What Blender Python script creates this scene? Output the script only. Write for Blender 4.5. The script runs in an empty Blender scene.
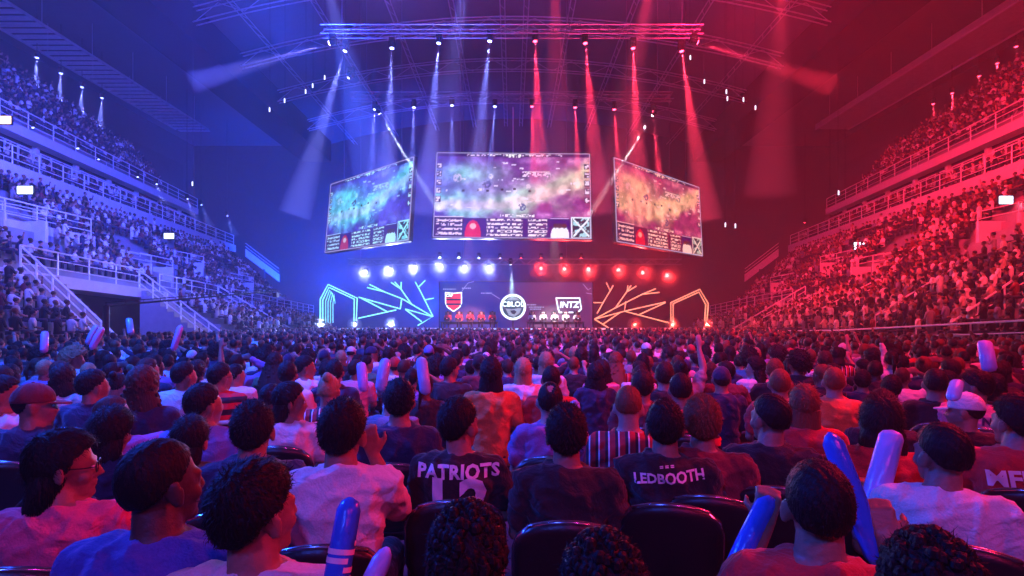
import bpy, math, random
import numpy as np
from mathutils import Vector, Matrix, Euler
from mathutils.bvhtree import BVHTree

random.seed(7); NR = np.random.RandomState(7)
SC = bpy.context.scene
COL = SC.collection
R = math.radians
PI = math.pi
CAMH, FPX, HOR = 1.72, 520.0, 322.0

# ------------------------------------------------------------------ camera, world, haze, exposure
cam_d = bpy.data.cameras.new('camera'); cam = bpy.data.objects.new('camera', cam_d); COL.objects.link(cam)
cam.location = (0, 0, CAMH); cam.rotation_euler = (R(90), 0, 0)
cam_d.sensor_width = 36; cam_d.lens = 36 * FPX / 1024; cam_d.shift_y = (HOR - 288) / 1024; cam_d.clip_end = 300; cam_d.clip_start = 0.05
SC.camera = cam
SC.view_settings.view_transform = 'Standard'; SC.view_settings.look = 'None'
SC.view_settings.gamma = 1; SC.view_settings.exposure = 0.0; SC.view_settings.use_curve_mapping = False
wd = bpy.data.worlds.new('world'); SC.world = wd; wd.use_nodes = True
wd.node_tree.nodes['Background'].inputs[0].default_value = (0.01, 0.01, 0.03, 1); wd.node_tree.nodes['Background'].inputs[1].default_value = 0.0
cy = SC.cycles
cy.use_denoising = True
cy.max_bounces = 4; cy.diffuse_bounces = 2; cy.glossy_bounces = 2; cy.transmission_bounces = 3; cy.volume_bounces = 0; cy.transparent_max_bounces = 8
cy.sample_clamp_indirect = 3.0; cy.sample_clamp_direct = 0.0; cy.caustics_reflective = False; cy.caustics_refractive = False
BLUE = (0.015, 0.055, 1.0); VIOLET = (0.16, 0.13, 1.0); RED = (1.0, 0.012, 0.08); PINK = (1.0, 0.04, 0.22); WHITE = (0.75, 0.85, 1.0)
HAZE = 0.0028

def P3(x, y, Y):
    "point of the arena seen at frame pixel (x, y) when it stands Y metres in front of the camera"
    return Vector(((x - 512) * Y / FPX, Y, CAMH + (HOR - y) * Y / FPX))

def lamp(kind, name, loc, aim, color, power, angle=20, blend=0.4, size=0.1, parent=None):
    d = bpy.data.lights.new(name, kind); d.color = color; d.energy = power
    if kind == 'SPOT':
        d.spot_size = R(angle); d.spot_blend = blend; d.shadow_soft_size = size
    elif kind == 'AREA':
        d.shape = 'DISK'; d.size = size
    else:
        d.shadow_soft_size = size
    o = bpy.data.objects.new(name, d); COL.objects.link(o); o.location = loc
    if aim is not None:
        o.rotation_euler = (Vector(aim) - Vector(loc)).to_track_quat('-Z', 'Y').to_euler()
    return o

# unseen wash spots, most added to colour the hall: blue left, red right
def wash():
    W = [  # loc, aim, colour, power, cone
        ((-9, 18, 19), (-30, 38, 9), (0.05, 0.07, 1.0), 80000, 62), ((-13, 21, 19), (-30, 54, 8), (0.03, 0.06, 1.0), 45000, 50),
        ((-12, 10, 18), (-27, 27, 5), (0.10, 0.10, 1.0), 50000, 70), ((-22, 22, 10), (-36, 38, 22), (0.1, 0.1, 1.0), 6000, 60),  # last spot added to light the slatted walkway
        ((9, 18, 19), (30, 38, 9), (1.0, 0.01, 0.04), 60000, 62), ((13, 21, 19), (30, 54, 8), RED, 24000, 50),
        ((12, 10, 18), (27, 27, 5), (1.0, 0.03, 0.06), 40000, 70), ((22, 22, 10), (36, 38, 22), (1.0, 0.01, 0.05), 6000, 60),
        # spots added out of view to colour the air of both halves
        ((-14, 16, 17), (-13, 50, 8), (0.005, 0.06, 1.0), 16000, 75), ((-2, 20, 17), (-9, 50, 6), (0.005, 0.06, 1.0), 7000, 60),
        ((14, 16, 17), (15, 50, 8), (1.0, 0.005, 0.05), 1200, 75),
        # floor
        ((-7, 4, 14), (-5, 11, 0), (0.01, 0.09, 1.0), 30000, 80), ((7, 4, 14), (6, 11, 0), RED, 14000, 80),
        ((-9, 17, 16), (-6, 26, 0), (0.01, 0.09, 1.0), 70000, 65), ((9, 17, 16), (7, 26, 0), RED, 24000, 65),
        ((0, 17, 16), (0, 28, 0), (0.35, 0.06, 1.0), 4000, 60),
        # from behind the audience
        ((-4, -6, 8), (-1.5, 3, 1), (0.04, 0.10, 1.0), 2300, 60), ((2.5, -6, 8), (.3, 3, 1), (0.8, 0.04, 0.6), 750, 55), ((6, -5, 8), (3, 4, 1), (1.0, 0.02, 0.13), 1100, 60),
        ((7, 5, 6), (-1, 2.5, 1), (1.0, 0.015, 0.06), 2700, 60), ((-8, 6, 6), (-1.5, 2.5, 1), (0.01, 0.08, 1.0), 4200, 60),
        # spots added low behind the stage to colour the back wall
        ((-9, 60, 3), (-12, 72, 12), (0.005, 0.06, 1.0), 60000, 130), ((-21, 60, 6), (-28, 72, 14), (0.005, 0.06, 1.0), 40000, 130), ((12, 60, 3), (14, 72, 10), (1, 0.005, 0.03), 2500, 130),
        # roof
        ((-10, 22, 14), (-10, 40, 30), (0.02, 0.05, 1), 12000, 110), ((10, 22, 14), (10, 40, 30), RED, 7000, 110),
        ((-4, 16, 12), (-6, 26, 24), VIOLET, 22000, 100), ((5, 16, 12), (6, 30, 28), PINK, 14000, 100),
    ]
    for i, (l, a, c, p, ang) in enumerate(W):
        lamp('SPOT', 'unseen_wash', l, a, c, p, ang, 0.8, 0.3)
wash()

# ------------------------------------------------------------------ materials
MATS = {}
def mat(name, col=(0.5, 0.5, 0.5), rough=0.6, metal=0.0, emit=None, estr=0.0, bump=0.0, bscale=20.0, vary=0.0, sheen=0.0, spec=None, stretch=None):
    if name in MATS: return MATS[name]
    m = bpy.data.materials.new(name); m.use_nodes = True
    nt = m.node_tree; b = nt.nodes['Principled BSDF']
    b.inputs['Base Color'].default_value = (*col, 1); b.inputs['Roughness'].default_value = rough; b.inputs['Metallic'].default_value = metal
    if spec is not None: b.inputs['Specular IOR Level'].default_value = spec
    if sheen: b.inputs['Sheen Weight'].default_value = sheen
    if emit is not None:
        b.inputs['Emission Color'].default_value = (*emit, 1); b.inputs['Emission Strength'].default_value = estr
    if bump or vary:
        tc = nt.nodes.new('ShaderNodeTexCoord'); src = tc.outputs['Object']
        if stretch:
            mp = nt.nodes.new('ShaderNodeMapping'); mp.inputs['Scale'].default_value = stretch
            nt.links.new(src, mp.inputs['Vector']); src = mp.outputs['Vector']
        n = nt.nodes.new('ShaderNodeTexNoise'); n.inputs['Scale'].default_value = bscale; n.inputs['Detail'].default_value = 4
        nt.links.new(src, n.inputs['Vector'])
        if bump:
            bp = nt.nodes.new('ShaderNodeBump'); bp.inputs['Strength'].default_value = bump; bp.inputs['Distance'].default_value = 0.02
            nt.links.new(n.outputs['Fac'], bp.inputs['Height']); nt.links.new(bp.outputs['Normal'], b.inputs['Normal'])
        if vary:
            cr = nt.nodes.new('ShaderNodeMix'); cr.data_type = 'RGBA'
            cr.inputs['A'].default_value = (*[c * (1 - vary) for c in col], 1); cr.inputs['B'].default_value = (*[min(1, c * (1 + vary)) for c in col], 1)
            nt.links.new(n.outputs['Fac'], cr.inputs['Factor']); nt.links.new(cr.outputs['Result'], b.inputs['Base Color'])
    MATS[name] = m
    return m

M_floor = mat('arena_floor', (0.05, 0.05, 0.055), 0.5, bump=0.1, bscale=3, vary=0.3)
M_wall = mat('dark_wall', (0.07, 0.07, 0.075), 0.9, bump=0.2, bscale=2, vary=0.2)
M_ceil = mat('roof_deck', (0.13, 0.13, 0.14), 0.8, bump=0.3, bscale=4, vary=0.3, stretch=(0.3, 6, 1))
M_girder = mat('black_girder', (0.012, 0.012, 0.014), 0.9, vary=0.3, bscale=2)
M_steel = mat('roof_steel', (0.45, 0.45, 0.5), 0.5, 0.2, vary=0.2, bscale=3)
M_conc = mat('pale_concrete', (0.62, 0.62, 0.66), 0.8, bump=0.3, bscale=3, vary=0.15)
M_step = mat('step_concrete', (0.3, 0.3, 0.33), 0.9, bump=0.3, bscale=3, vary=0.2)
M_rail = mat('painted_rail', (0.85, 0.85, 0.88), 0.4, 0.1, vary=0.05, bscale=5)
M_black = mat('black_metal', (0.015, 0.015, 0.017), 0.4, 0.3, vary=0.2)
M_truss = mat('truss_alu', (0.25, 0.25, 0.28), 0.35, 0.7, vary=0.15)
M_glass = mat('dark_box_glass', (0.01, 0.01, 0.03), 0.35, 0.0, vary=0.2, spec=.2)
M_stage = mat('stage_black', (0.02, 0.02, 0.025), 0.35, vary=0.3, bscale=2)
M_duct = mat('grey_duct', (0.4, 0.4, 0.42), 0.5, 0.3, vary=0.2, bscale=2)
def emat(name, col, s): return mat(name, (0.0, 0.0, 0.0), 0.5, emit=col, estr=s)

# ------------------------------------------------------------------ mesh builder
class MB:
    def __init__(s): s.v, s.f, s.mi, s.m = [], [], [], 0
    def quad(s, a, b, c, d):
        n = len(s.v); s.v += [tuple(a), tuple(b), tuple(c), tuple(d)]; s.f.append((n, n+1, n+2, n+3)); s.mi.append(s.m)
    def add(s, vs, fs):
        n = len(s.v); s.v += [tuple(v) for v in vs]
        for f in fs: s.f.append(tuple(i + n for i in f)); s.mi.append(s.m)
    def box(s, c, h, M=None):
        c = Vector(c)
        vs = [Vector((x*h[0], y*h[1], z*h[2])) for x in (-1, 1) for y in (-1, 1) for z in (-1, 1)]
        if M is not None: vs = [M @ v for v in vs]
        s.add([v + c for v in vs], [(0,1,3,2),(4,6,7,5),(0,4,5,1),(2,3,7,6),(0,2,6,4),(1,5,7,3)])
    def hexa(s, b, t):
        "prism between bottom quad b and top quad t"
        s.add(list(b) + list(t), [(3,2,1,0),(4,5,6,7),(0,1,5,4),(1,2,6,5),(2,3,7,6),(3,0,4,7)])
    def tube(s, pts, r, n=6, closed=False, r2=None):
        pts = [Vector(p) for p in pts]; N = len(pts); vs = []; 
        for i, p in enumerate(pts):
            t = (pts[min(i+1, N-1)] - pts[max(i-1, 0)]).normalized()
            up = Vector((0, 0, 1)) if abs(t.z) < 0.95 else Vector((0, 1, 0))
            a = t.cross(up).normalized(); b = a.cross(t)
            rr = r if r2 is None else r + (r2 - r) * i / max(1, N - 1)
            for k in range(n):
                an = 2*PI*k/n; vs.append(p + a*math.cos(an)*rr + b*math.sin(an)*rr)
        fs = [(i*n+k, i*n+(k+1) % n, (i+1)*n+(k+1) % n, (i+1)*n+k) for i in range(N-1) for k in range(n)]
        fs += [tuple(range(n-1, -1, -1)), tuple(range((N-1)*n, N*n))]
        s.add(vs, fs)
    def ell(s, c, r, nu=10, nv=7, M=None, fn=None):
        vs = [Vector((0, 0, 1))]
        for j in range(1, nv):
            th = PI*j/nv
            for i in range(nu):
                ph = 2*PI*i/nu; vs.append(Vector((math.sin(th)*math.cos(ph), math.sin(th)*math.sin(ph), math.cos(th))))
        vs.append(Vector((0, 0, -1)))
        if fn: vs = [fn(v) for v in vs]
        vs = [Vector((v.x*r[0], v.y*r[1], v.z*r[2])) for v in vs]
        if M is not None: vs = [M @ v for v in vs]
        c = Vector(c); fs = []
        for i in range(nu): fs.append((0, 1+i, 1+(i+1) % nu))
        for j in range(nv-2):
            for i in range(nu): fs.append((1+j*nu+i, 1+(j+1)*nu+i, 1+(j+1)*nu+(i+1) % nu, 1+j*nu+(i+1) % nu))
        L = len(vs)-1
        for i in range(nu): fs.append((1+(nv-2)*nu+i, L, 1+(nv-2)*nu+(i+1) % nu))
        s.add([v + c for v in vs], fs)
    def cap(s, p0, p1, r0, r1, n=12, k=4):
        "tapered capsule"
        p0, p1 = Vector(p0), Vector(p1); t = (p1-p0).normalized()
        up = Vector((0, 0, 1)) if abs(t.z) < 0.9 else Vector((0, 1, 0))
        a = t.cross(up).normalized(); b = a.cross(t); rings = []
        for j in range(k+1):
            th = PI/2*(1 - j/k); rings.append((p0 - t*r0*math.sin(th), max(r0*math.cos(th), 1e-4)))
        for j in range(k+1):
            th = PI/2*j/k; rings.append((p1 + t*r1*math.sin(th), max(r1*math.cos(th), 1e-4)))
        vs = [c + a*math.cos(2*PI*i/n)*r + b*math.sin(2*PI*i/n)*r for c, r in rings for i in range(n)]
        N = len(rings); fs = [(i*n+q, i*n+(q+1) % n, (i+1)*n+(q+1) % n, (i+1)*n+q) for i in range(N-1) for q in range(n)]  # unseen spot that brightens the players at this desk
        fs += [tuple(range(n-1, -1, -1)), tuple(range((N-1)*n, N*n))]
        s.add(vs, fs)
    def loft(s, rings, n=20, p=2.3):
        "rings: (centre, rx, ry) stacked; superellipse sections in the xy plane"
        vs = []
        for c, rx, ry in rings:
            for i in range(n):
                t = 2*PI*i/n; ct, st = math.cos(t), math.sin(t)
                vs.append((c[0]+rx*math.copysign(abs(ct)**(2/p), ct), c[1]+ry*math.copysign(abs(st)**(2/p), st), c[2]))
        N = len(rings); fs = [(i*n+q, i*n+(q+1) % n, (i+1)*n+(q+1) % n, (i+1)*n+q) for i in range(N-1) for q in range(n)]
        fs += [tuple(range(n-1, -1, -1)), tuple(range((N-1)*n, N*n))]
        s.add(vs, fs)
    def mesh(s, name, mats, smooth=False):
        me = bpy.data.meshes.new(name); me.from_pydata(s.v, [], s.f)
        for m in (mats if isinstance(mats, (list, tuple)) else [mats]): me.materials.append(m)
        if any(s.mi): me.polygons.foreach_set('material_index', s.mi)
        if smooth: me.polygons.foreach_set('use_smooth', [True]*len(s.f))
        me.update(); return me
    def build(s, name, mats, parent=None, smooth=False):
        return link(name, s.mesh(name, mats, smooth), parent)

def link(name, data, parent=None, M=None):
    o = bpy.data.objects.new(name, data); COL.objects.link(o)
    if parent is not None: o.parent = parent
    if M is not None: o.matrix_local = M
    return o
def tag(o, label=None, cat=None, group=None, kind=None):
    if label: o['label'] = label
    if cat: o['category'] = cat
    if group: o['group'] = group
    if kind: o['kind'] = kind
    return o
def empty(name, loc=(0, 0, 0), rz=0):
    o = bpy.data.objects.new(name, None); COL.objects.link(o); o.location = loc; o.rotation_euler = (0, 0, rz); o.empty_display_size = 0.2
    return o
def outward(o):
    "turn the faces of a closed haze volume outwards"
    import bmesh
    bm = bmesh.new(); bm.from_mesh(o.data); bmesh.ops.recalc_face_normals(bm, faces=bm.faces); bm.to_mesh(o.data); bm.free(); return o
def struct(name, mb, m, label=None):
    o = mb.build(name, m); o['kind'] = 'structure'
    if label: o['label'] = label; o['category'] = 'building'
    return o

# ------------------------------------------------------------------ the hall
H = lambda h: CAMH + h
K = 1.25                      # the bowl is a quarter larger than the stage rig
HK = lambda h: CAMH + K*h
b = MB(); b.box((0, 32, -0.1), (45, 41, 0.1)); struct('floor', b, M_floor)
b = MB(); b.box((0, 72.2, 15.2), (45, 0.2, 15.4)); struct('wall_back', b, M_wall)
b = MB(); b.box((-44.2, 32, 15.2), (0.2, 40, 15.4)); struct('wall_left', b, M_wall)
b = MB(); b.box((44.2, 32, 15.2), (0.2, 40, 15.4)); struct('wall_right', b, M_wall)
b = MB(); b.box((0, -8.2, 15.2), (45, 0.2, 15.4)); struct('wall_front', b, M_wall)
def vault(x): return HK(22.5 - 3.0*(x/26)**2) if abs(x) < 26 else HK(19.5)
b = MB(); xs = [-44] + [-26 + 52*i/24 for i in range(25)] + [44]
for a, c in zip(xs, xs[1:]):
    b.quad((a, -8, vault(a)), (a, 72, vault(a)), (c, 72, vault(c)), (c, -8, vault(c)))
    b.quad((a, -8, vault(a)+.3), (c, -8, vault(c)+.3), (c, 72, vault(c)+.3), (a, 72, vault(a)+.3))
struct('ceiling', b, M_ceil)

# haze that fills the hall
hz = bpy.data.materials.new('stage_haze'); hz.use_nodes = True; nt = hz.node_tree; nt.nodes.clear()
out = nt.nodes.new('ShaderNodeOutputMaterial'); vs_ = nt.nodes.new('ShaderNodeVolumeScatter')
vs_.inputs['Density'].default_value = HAZE; vs_.inputs['Anisotropy'].default_value = 0.2; vs_.inputs['Color'].default_value = (1, 1, 1, 1)
nt.links.new(vs_.outputs[0], out.inputs['Volume'])
b = MB(); b.box((0, 32, 15.2), (43.9, 39.9, 15.17))
o = outward(b.build('haze', hz)); tag(o, 'thin stage haze that fills the whole arena', 'haze', kind='stuff')

# main roof girders, slatted strips, arched roof trusses
for s, w in ((-1, 'left'), (1, 'right')):
    b = MB(); b.box((s*26.6, 32, HK(18.6)), (1.9, 39, 1.4)); o = b.build('roof_girder', M_girder)
    tag(o, 'massive black box girder running lengthways under the %s side of the roof' % w, 'girder')
    r = empty('slatted_walkway' if s < 0 else 'ventilation_duct', (s*35.7, 40, HK(17.2)))
    if s < 0:
        tag(r, 'slatted maintenance walkway hanging above the upper stand on the blue side', 'walkway')
        b = MB()
        for i in range(44): b.box((0, -16+i*0.8, 0), (1.7, 0.2, 0.05))
        b.build('slat_floor', M_conc, r)
    else:
        tag(r, 'broad smooth red-lit duct hanging above the upper stand on the red side', 'duct')
        b = MB(); b.box((0, 0, 0.25), (1.9, 18, 0.25)); b.build('duct_body', M_duct, r)
    b = MB(); b.tube([(-1.8, -18, 0), (-1.8, 18, 0)], 0.1); b.build('edge_rail', M_steel, r)
    b = MB(); b.tube([(1.8, -18, 0), (1.8, 18, 0)], 0.1); b.build('edge_rail', M_steel, r)
    for i in range(8):
        for q in (-1.8, 1.8): bb = MB(); bb.tube([(q, -16+i*4.5, 0), (q, -16+i*4.5, 2.6)], 0.03, 4); bb.build('hanger_rod', M_steel, r)
ZV = lambda x, d: vault(x) - d
for k, Y in enumerate((28, 34, 40.5, 47.5, 55, 63)):
    b = MB(); xs = [-25 + 50*i/24 for i in range(25)]
    for d in (0.35, 1.5):
        for q in (-0.25, 0.25): b.tube([(x, Y+q, ZV(x, d)) for x in xs], 0.06, 4)
    for i in range(24):
        a, c = xs[i], xs[i+1]
        b.tube([(a, Y, ZV(a, .35)), (c, Y, ZV(c, 1.5))] if i % 2 else [(a, Y, ZV(a, 1.5)), (c, Y, ZV(c, .35))], 0.035, 4)
    o = b.build('roof_truss', M_steel)
    tag(o, 'arched lattice roof truss, ' + ['nearest overhead, cut by the top of the picture', 'second from the nearest overhead', 'above the front row of moving lights', 'above the rear row of moving lights', 'over the three big screens', 'last one before the back wall'][k], 'truss', 'arched roof trusses')
for k, x in enumerate((-21, -15.5, -10, -5, -0.8, 1.2, 5, 10, 15.5, 21)):
    b = MB()
    for q in (-.2, .2): b.tube([(x+q, 18, ZV(x, 1.75)), (x+q, 70, ZV(x, 1.75))], 0.05, 4)
    for i in range(37): b.tube([(x-.2, 18+i*1.4, ZV(x, 1.75)), (x+.2, 18.7+i*1.4, ZV(x, 1.75))], 0.03, 4)
    tag(b.build('roof_purlin', M_steel), ['outermost on the blue side, beside the black girder', 'second from the black girder on the blue side', 'third from the black girder on the blue side', 'over the gap between blue-side and centre screens', 'just on the blue side of the roof centre line', 'just on the red side of the roof centre line', 'over the gap between centre and red-side screens', 'third from the black girder on the red side', 'second from the black girder on the red side', 'outermost on the red side, beside the black girder'][k].join(['slender lengthways lattice beam, ', '']), 'beam', 'lengthways roof beams')

# ------------------------------------------------------------------ the stands
def F(Y): y = Y/K; return K*(16.6 + .09*(y-18)), HK(1.75 - .029*(y-18))
def D(Y): y = Y/K; return K*(23.0 + .13*(y-24)), HK(7.3)
def B(Y): y = Y/K; return K*(24.8 + .14*(y-25)), HK(10.0)
def T(Y): y = Y/K; return K*(29.9 + .05*(y-31)), HK(14.6 - .13*(y-31))
def sweep(b, s, Ys, sec):
    "sec(Y) gives a list of (X, Z); sweeps that closed section along Ys on side s"
    rows = [[(s*x, Y, z) for x, z in sec(Y)] for Y in Ys]; n = len(rows[0])
    vs = [p for r in rows for p in r]; fs = []
    for i in range(len(rows)-1):
        for k in range(n):
            q = (i*n+k, i*n+(k+1) % n, (i+1)*n+(k+1) % n, (i+1)*n+k); fs.append(q if s > 0 else q[::-1])
    b.add(vs, fs + [tuple(range(n-1, -1, -1)) if s > 0 else tuple(range(n)), tuple(range((len(rows)-1)*n, len(rows)*n))[::1 if s > 0 else -1]])
def stepped(p0, p1, n):
    "stepped profile from front edge p0=(x, z) up to p1"
    out = []; dx = (p1[0]-p0[0])/n; dz = (p1[1]-p0[1])/n
    for i in range(n): out += [(p0[0]+dx*i, p0[1]+dz*i), (p0[0]+dx*i, p0[1]+dz*(i+1))]
    out.append(p1); return out
YS = [10, 22, 35, 48, 65]
MIDN, TOPN, LOWN = 10, 8, 6
def mid0(Y): return F(Y)[0]+1.3, F(Y)[1]
def mid1(Y): return D(Y)[0], HK(5.8)
def top0(Y): return B(Y)[0]+0.9, B(Y)[1]
def low0(Y): return 16.9, 0.45
def low1(Y): return F(Y)[0], F(Y)[1]-0.9
def low1r(Y): return F(Y)[0]+1.5, F(Y)[1]
LOWR = {-1: [(11, 21.5), (33, 39.5), (42.5, 50)], 1: [(11, 38), (42.5, 50)]}
SIDE = {-1: 'left', 1: 'right'}
ENT = ((26, .34), (35.5, .12), (43, .36), (51, .2))
ENTX = {v_: (lambda Y, t=t: mid0(Y)[0]+(mid1(Y)[0]-mid0(Y)[0])*t) for v_, t in ENT}
SEATS = []   # (x, y, z, row kind)
for s in (-1, 1):
    nm = SIDE[s]
    b = MB(); sweep(b, s, YS if s < 0 else [38.5, 48, 65], lambda Y: [(F(Y)[0], F(Y)[1]), (F(Y)[0], F(Y)[1]-0.55), (F(Y)[0]+6, F(Y)[1]-0.55), (F(Y)[0]+6, F(Y)[1])][::-1])
    struct('trim_1_' + nm, b, M_conc)      # lower balcony slab
    b = MB(); sweep(b, s, YS, lambda Y: [(F(Y)[0]+1.8, 0), (F(Y)[0]+1.8, F(Y)[1]-0.5), (F(Y)[0]+3, F(Y)[1]-0.5), (F(Y)[0]+3, 0)][::-1])
    struct('trim_2_' + nm, b, M_wall)      # wall under the balcony
    b = MB(); sweep(b, s, YS[:-1]+[60], lambda Y: ([(mid1(Y)[0], F(Y)[1]-.3), (mid0(Y)[0], F(Y)[1]-.3)] + stepped(mid0(Y), mid1(Y), MIDN))[::-1])
    struct('floor_mid_tier_' + nm, b, M_step)
    b = MB(); sweep(b, s, YS[:-1]+[62], lambda Y: [(D(Y)[0], HK(7.3)), (D(Y)[0], HK(6.65)), (D(Y)[0]+4, HK(6.65)), (D(Y)[0]+4, HK(7.3))][::-1])
    struct('trim_3_' + nm, b, M_conc)      # upper balcony parapet
    b = MB(); sweep(b, s, YS[:-1]+[57.5], lambda Y: [(B(Y)[0], HK(10)), (B(Y)[0], HK(9.5)), (B(Y)[0]+2, HK(9.5)), (B(Y)[0]+2, HK(10))][::-1])
    struct('trim_4_' + nm, b, M_conc)      # top tier slab
    b = MB(); sweep(b, s, YS[:-1]+[57.5], lambda Y: [(B(Y)[0]+.9, HK(7.3)), (B(Y)[0]+.9, HK(9.5)), (B(Y)[0]+1.1, HK(9.5)), (B(Y)[0]+1.1, HK(7.3))])
    struct('window_1_' + nm, b, M_glass)   # glazing of the boxes
    b = MB(); sweep(b, s, YS[:-1]+[52.6], lambda Y: ([(T(Y)[0], HK(9.6)), (top0(Y)[0], HK(9.6))] + stepped(top0(Y), T(Y), TOPN))[::-1])
    struct('floor_top_tier_' + nm, b, M_step)
    b = MB(); sweep(b, s, [10, 38, 62], lambda Y: [(39.2, 0), (39.2, HK(15)), (39.7, HK(15)), (39.7, 0)][::-1])
    struct('wall_behind_stand_' + nm, b, M_wall)
    for i, (ya, yb) in enumerate(LOWR[s]):
        b = MB(); sweep(b, s, [ya, yb], lambda Y: ([(low1(Y)[0], 0), (16.9, 0)] + stepped(low0(Y), (low1r if s > 0 and ya < 30 else low1)(Y), LOWN if s < 0 or ya > 30 else LOWN+2))[::-1])
        struct('floor_low_tier_%s_%d' % (nm, i+1), b, M_step)
    # box fronts: pale pillars and window frames, each bay a thing
    k = 0
    for Y in np.arange(27.5, 57, 3.9):
        r = empty('box_window', (s*(B(Y)[0]+.72), Y, HK(7.3)), math.atan(-s*0.14)*1)
        b = MB(); b.box((0, -.05, 1.35), (.14, .14, 1.35)); b.build('pillar', M_conc, r)
        b = MB()
        for q in (0.35, 1.35, 2.4, 3.45): b.box((0, q, 1.3), (.05, .035, 1.1))
        b.box((0, 1.9, 2.4), (.05, 1.55, .035)); b.box((0, 1.9, .2), (.05, 1.55, .035)); b.build('window_frame', M_rail, r)
        tag(r, '%s of the framed hospitality box windows below the %s top tier, counted from the camera' % (['nearest', 'second', 'third', 'fourth', 'fifth', 'sixth', 'seventh', 'farthest'][k], 'blue' if s < 0 else 'red'), 'window', 'hospitality box windows'); k += 1
    # seats for the stand crowds
    for (ya, yb, n, f0, f1, kind) in [(20, 59.5, MIDN, mid0, mid1, 'mid'), (30, 52.4, TOPN, top0, T, 'top')] + [(a, c, LOWN if s < 0 or a > 30 else LOWN+2, low0, low1 if s < 0 or a > 30 else low1r, 'low') for a, c in LOWR[s]]:
        for i in range(n):
            Y = ya + 0.3
            while Y < yb - 0.2:
                if kind == 'mid' and i == 0 and (int(Y*3) % 5): SEATS.append((s*(D(Y)[0]+.75), Y, D(Y)[1], 'deck', i))
                p0, p1 = f0(Y), f1(Y); dx = (p1[0]-p0[0])/n; dz = (p1[1]-p0[1])/n
                sx_ = p0[0]+dx*(i+.45)
                if not (kind == 'mid' and (any(abs(Y-v_) < 1.9 and -1.2 < sx_-ENTX[v_](Y) < 3.6 for v_ in ENTX) or (s < 0 and Y < 31 and abs(sx_-25.2) < .5))): SEATS.append((s*sx_, Y, p0[1]+dz*(i+1), kind, i))
                Y += 0.56

# railings
RAILN = [0]
def railing(pts, label, group=None, h=1.05, rails=3, gap=1.6, r=0.03, name='railing'):
    pts = [Vector(p) for p in pts]; base = pts[0].copy()
    root = empty(name, base); loc = [p - base for p in pts]
    for k in range(rails):
        z = h*(1 - k*0.36)
        b = MB(); b.tube([p + Vector((0, 0, z)) for p in loc], r*(1.25 if k == 0 else .8), 5); b.build('top_rail' if k == 0 else 'middle_rail', M_rail, root)
    me = MATS.get(('post', round(h, 2), r))
    if me is None:
        b = MB(); b.tube([(0, 0, 0), (0, 0, h)], r, 5); me = b.mesh('post', M_rail); MATS[('post', round(h, 2), r)] = me
    for a, c in zip(loc, loc[1:]):
        L = (c-a).length; n = max(1, round(L/gap))
        for i in range(n + (1 if c is loc[-1] else 0)):
            o = link('post', me, root); o.location = a.lerp(c, i/n)
    tag(root, label, 'railing', group); return root
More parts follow.
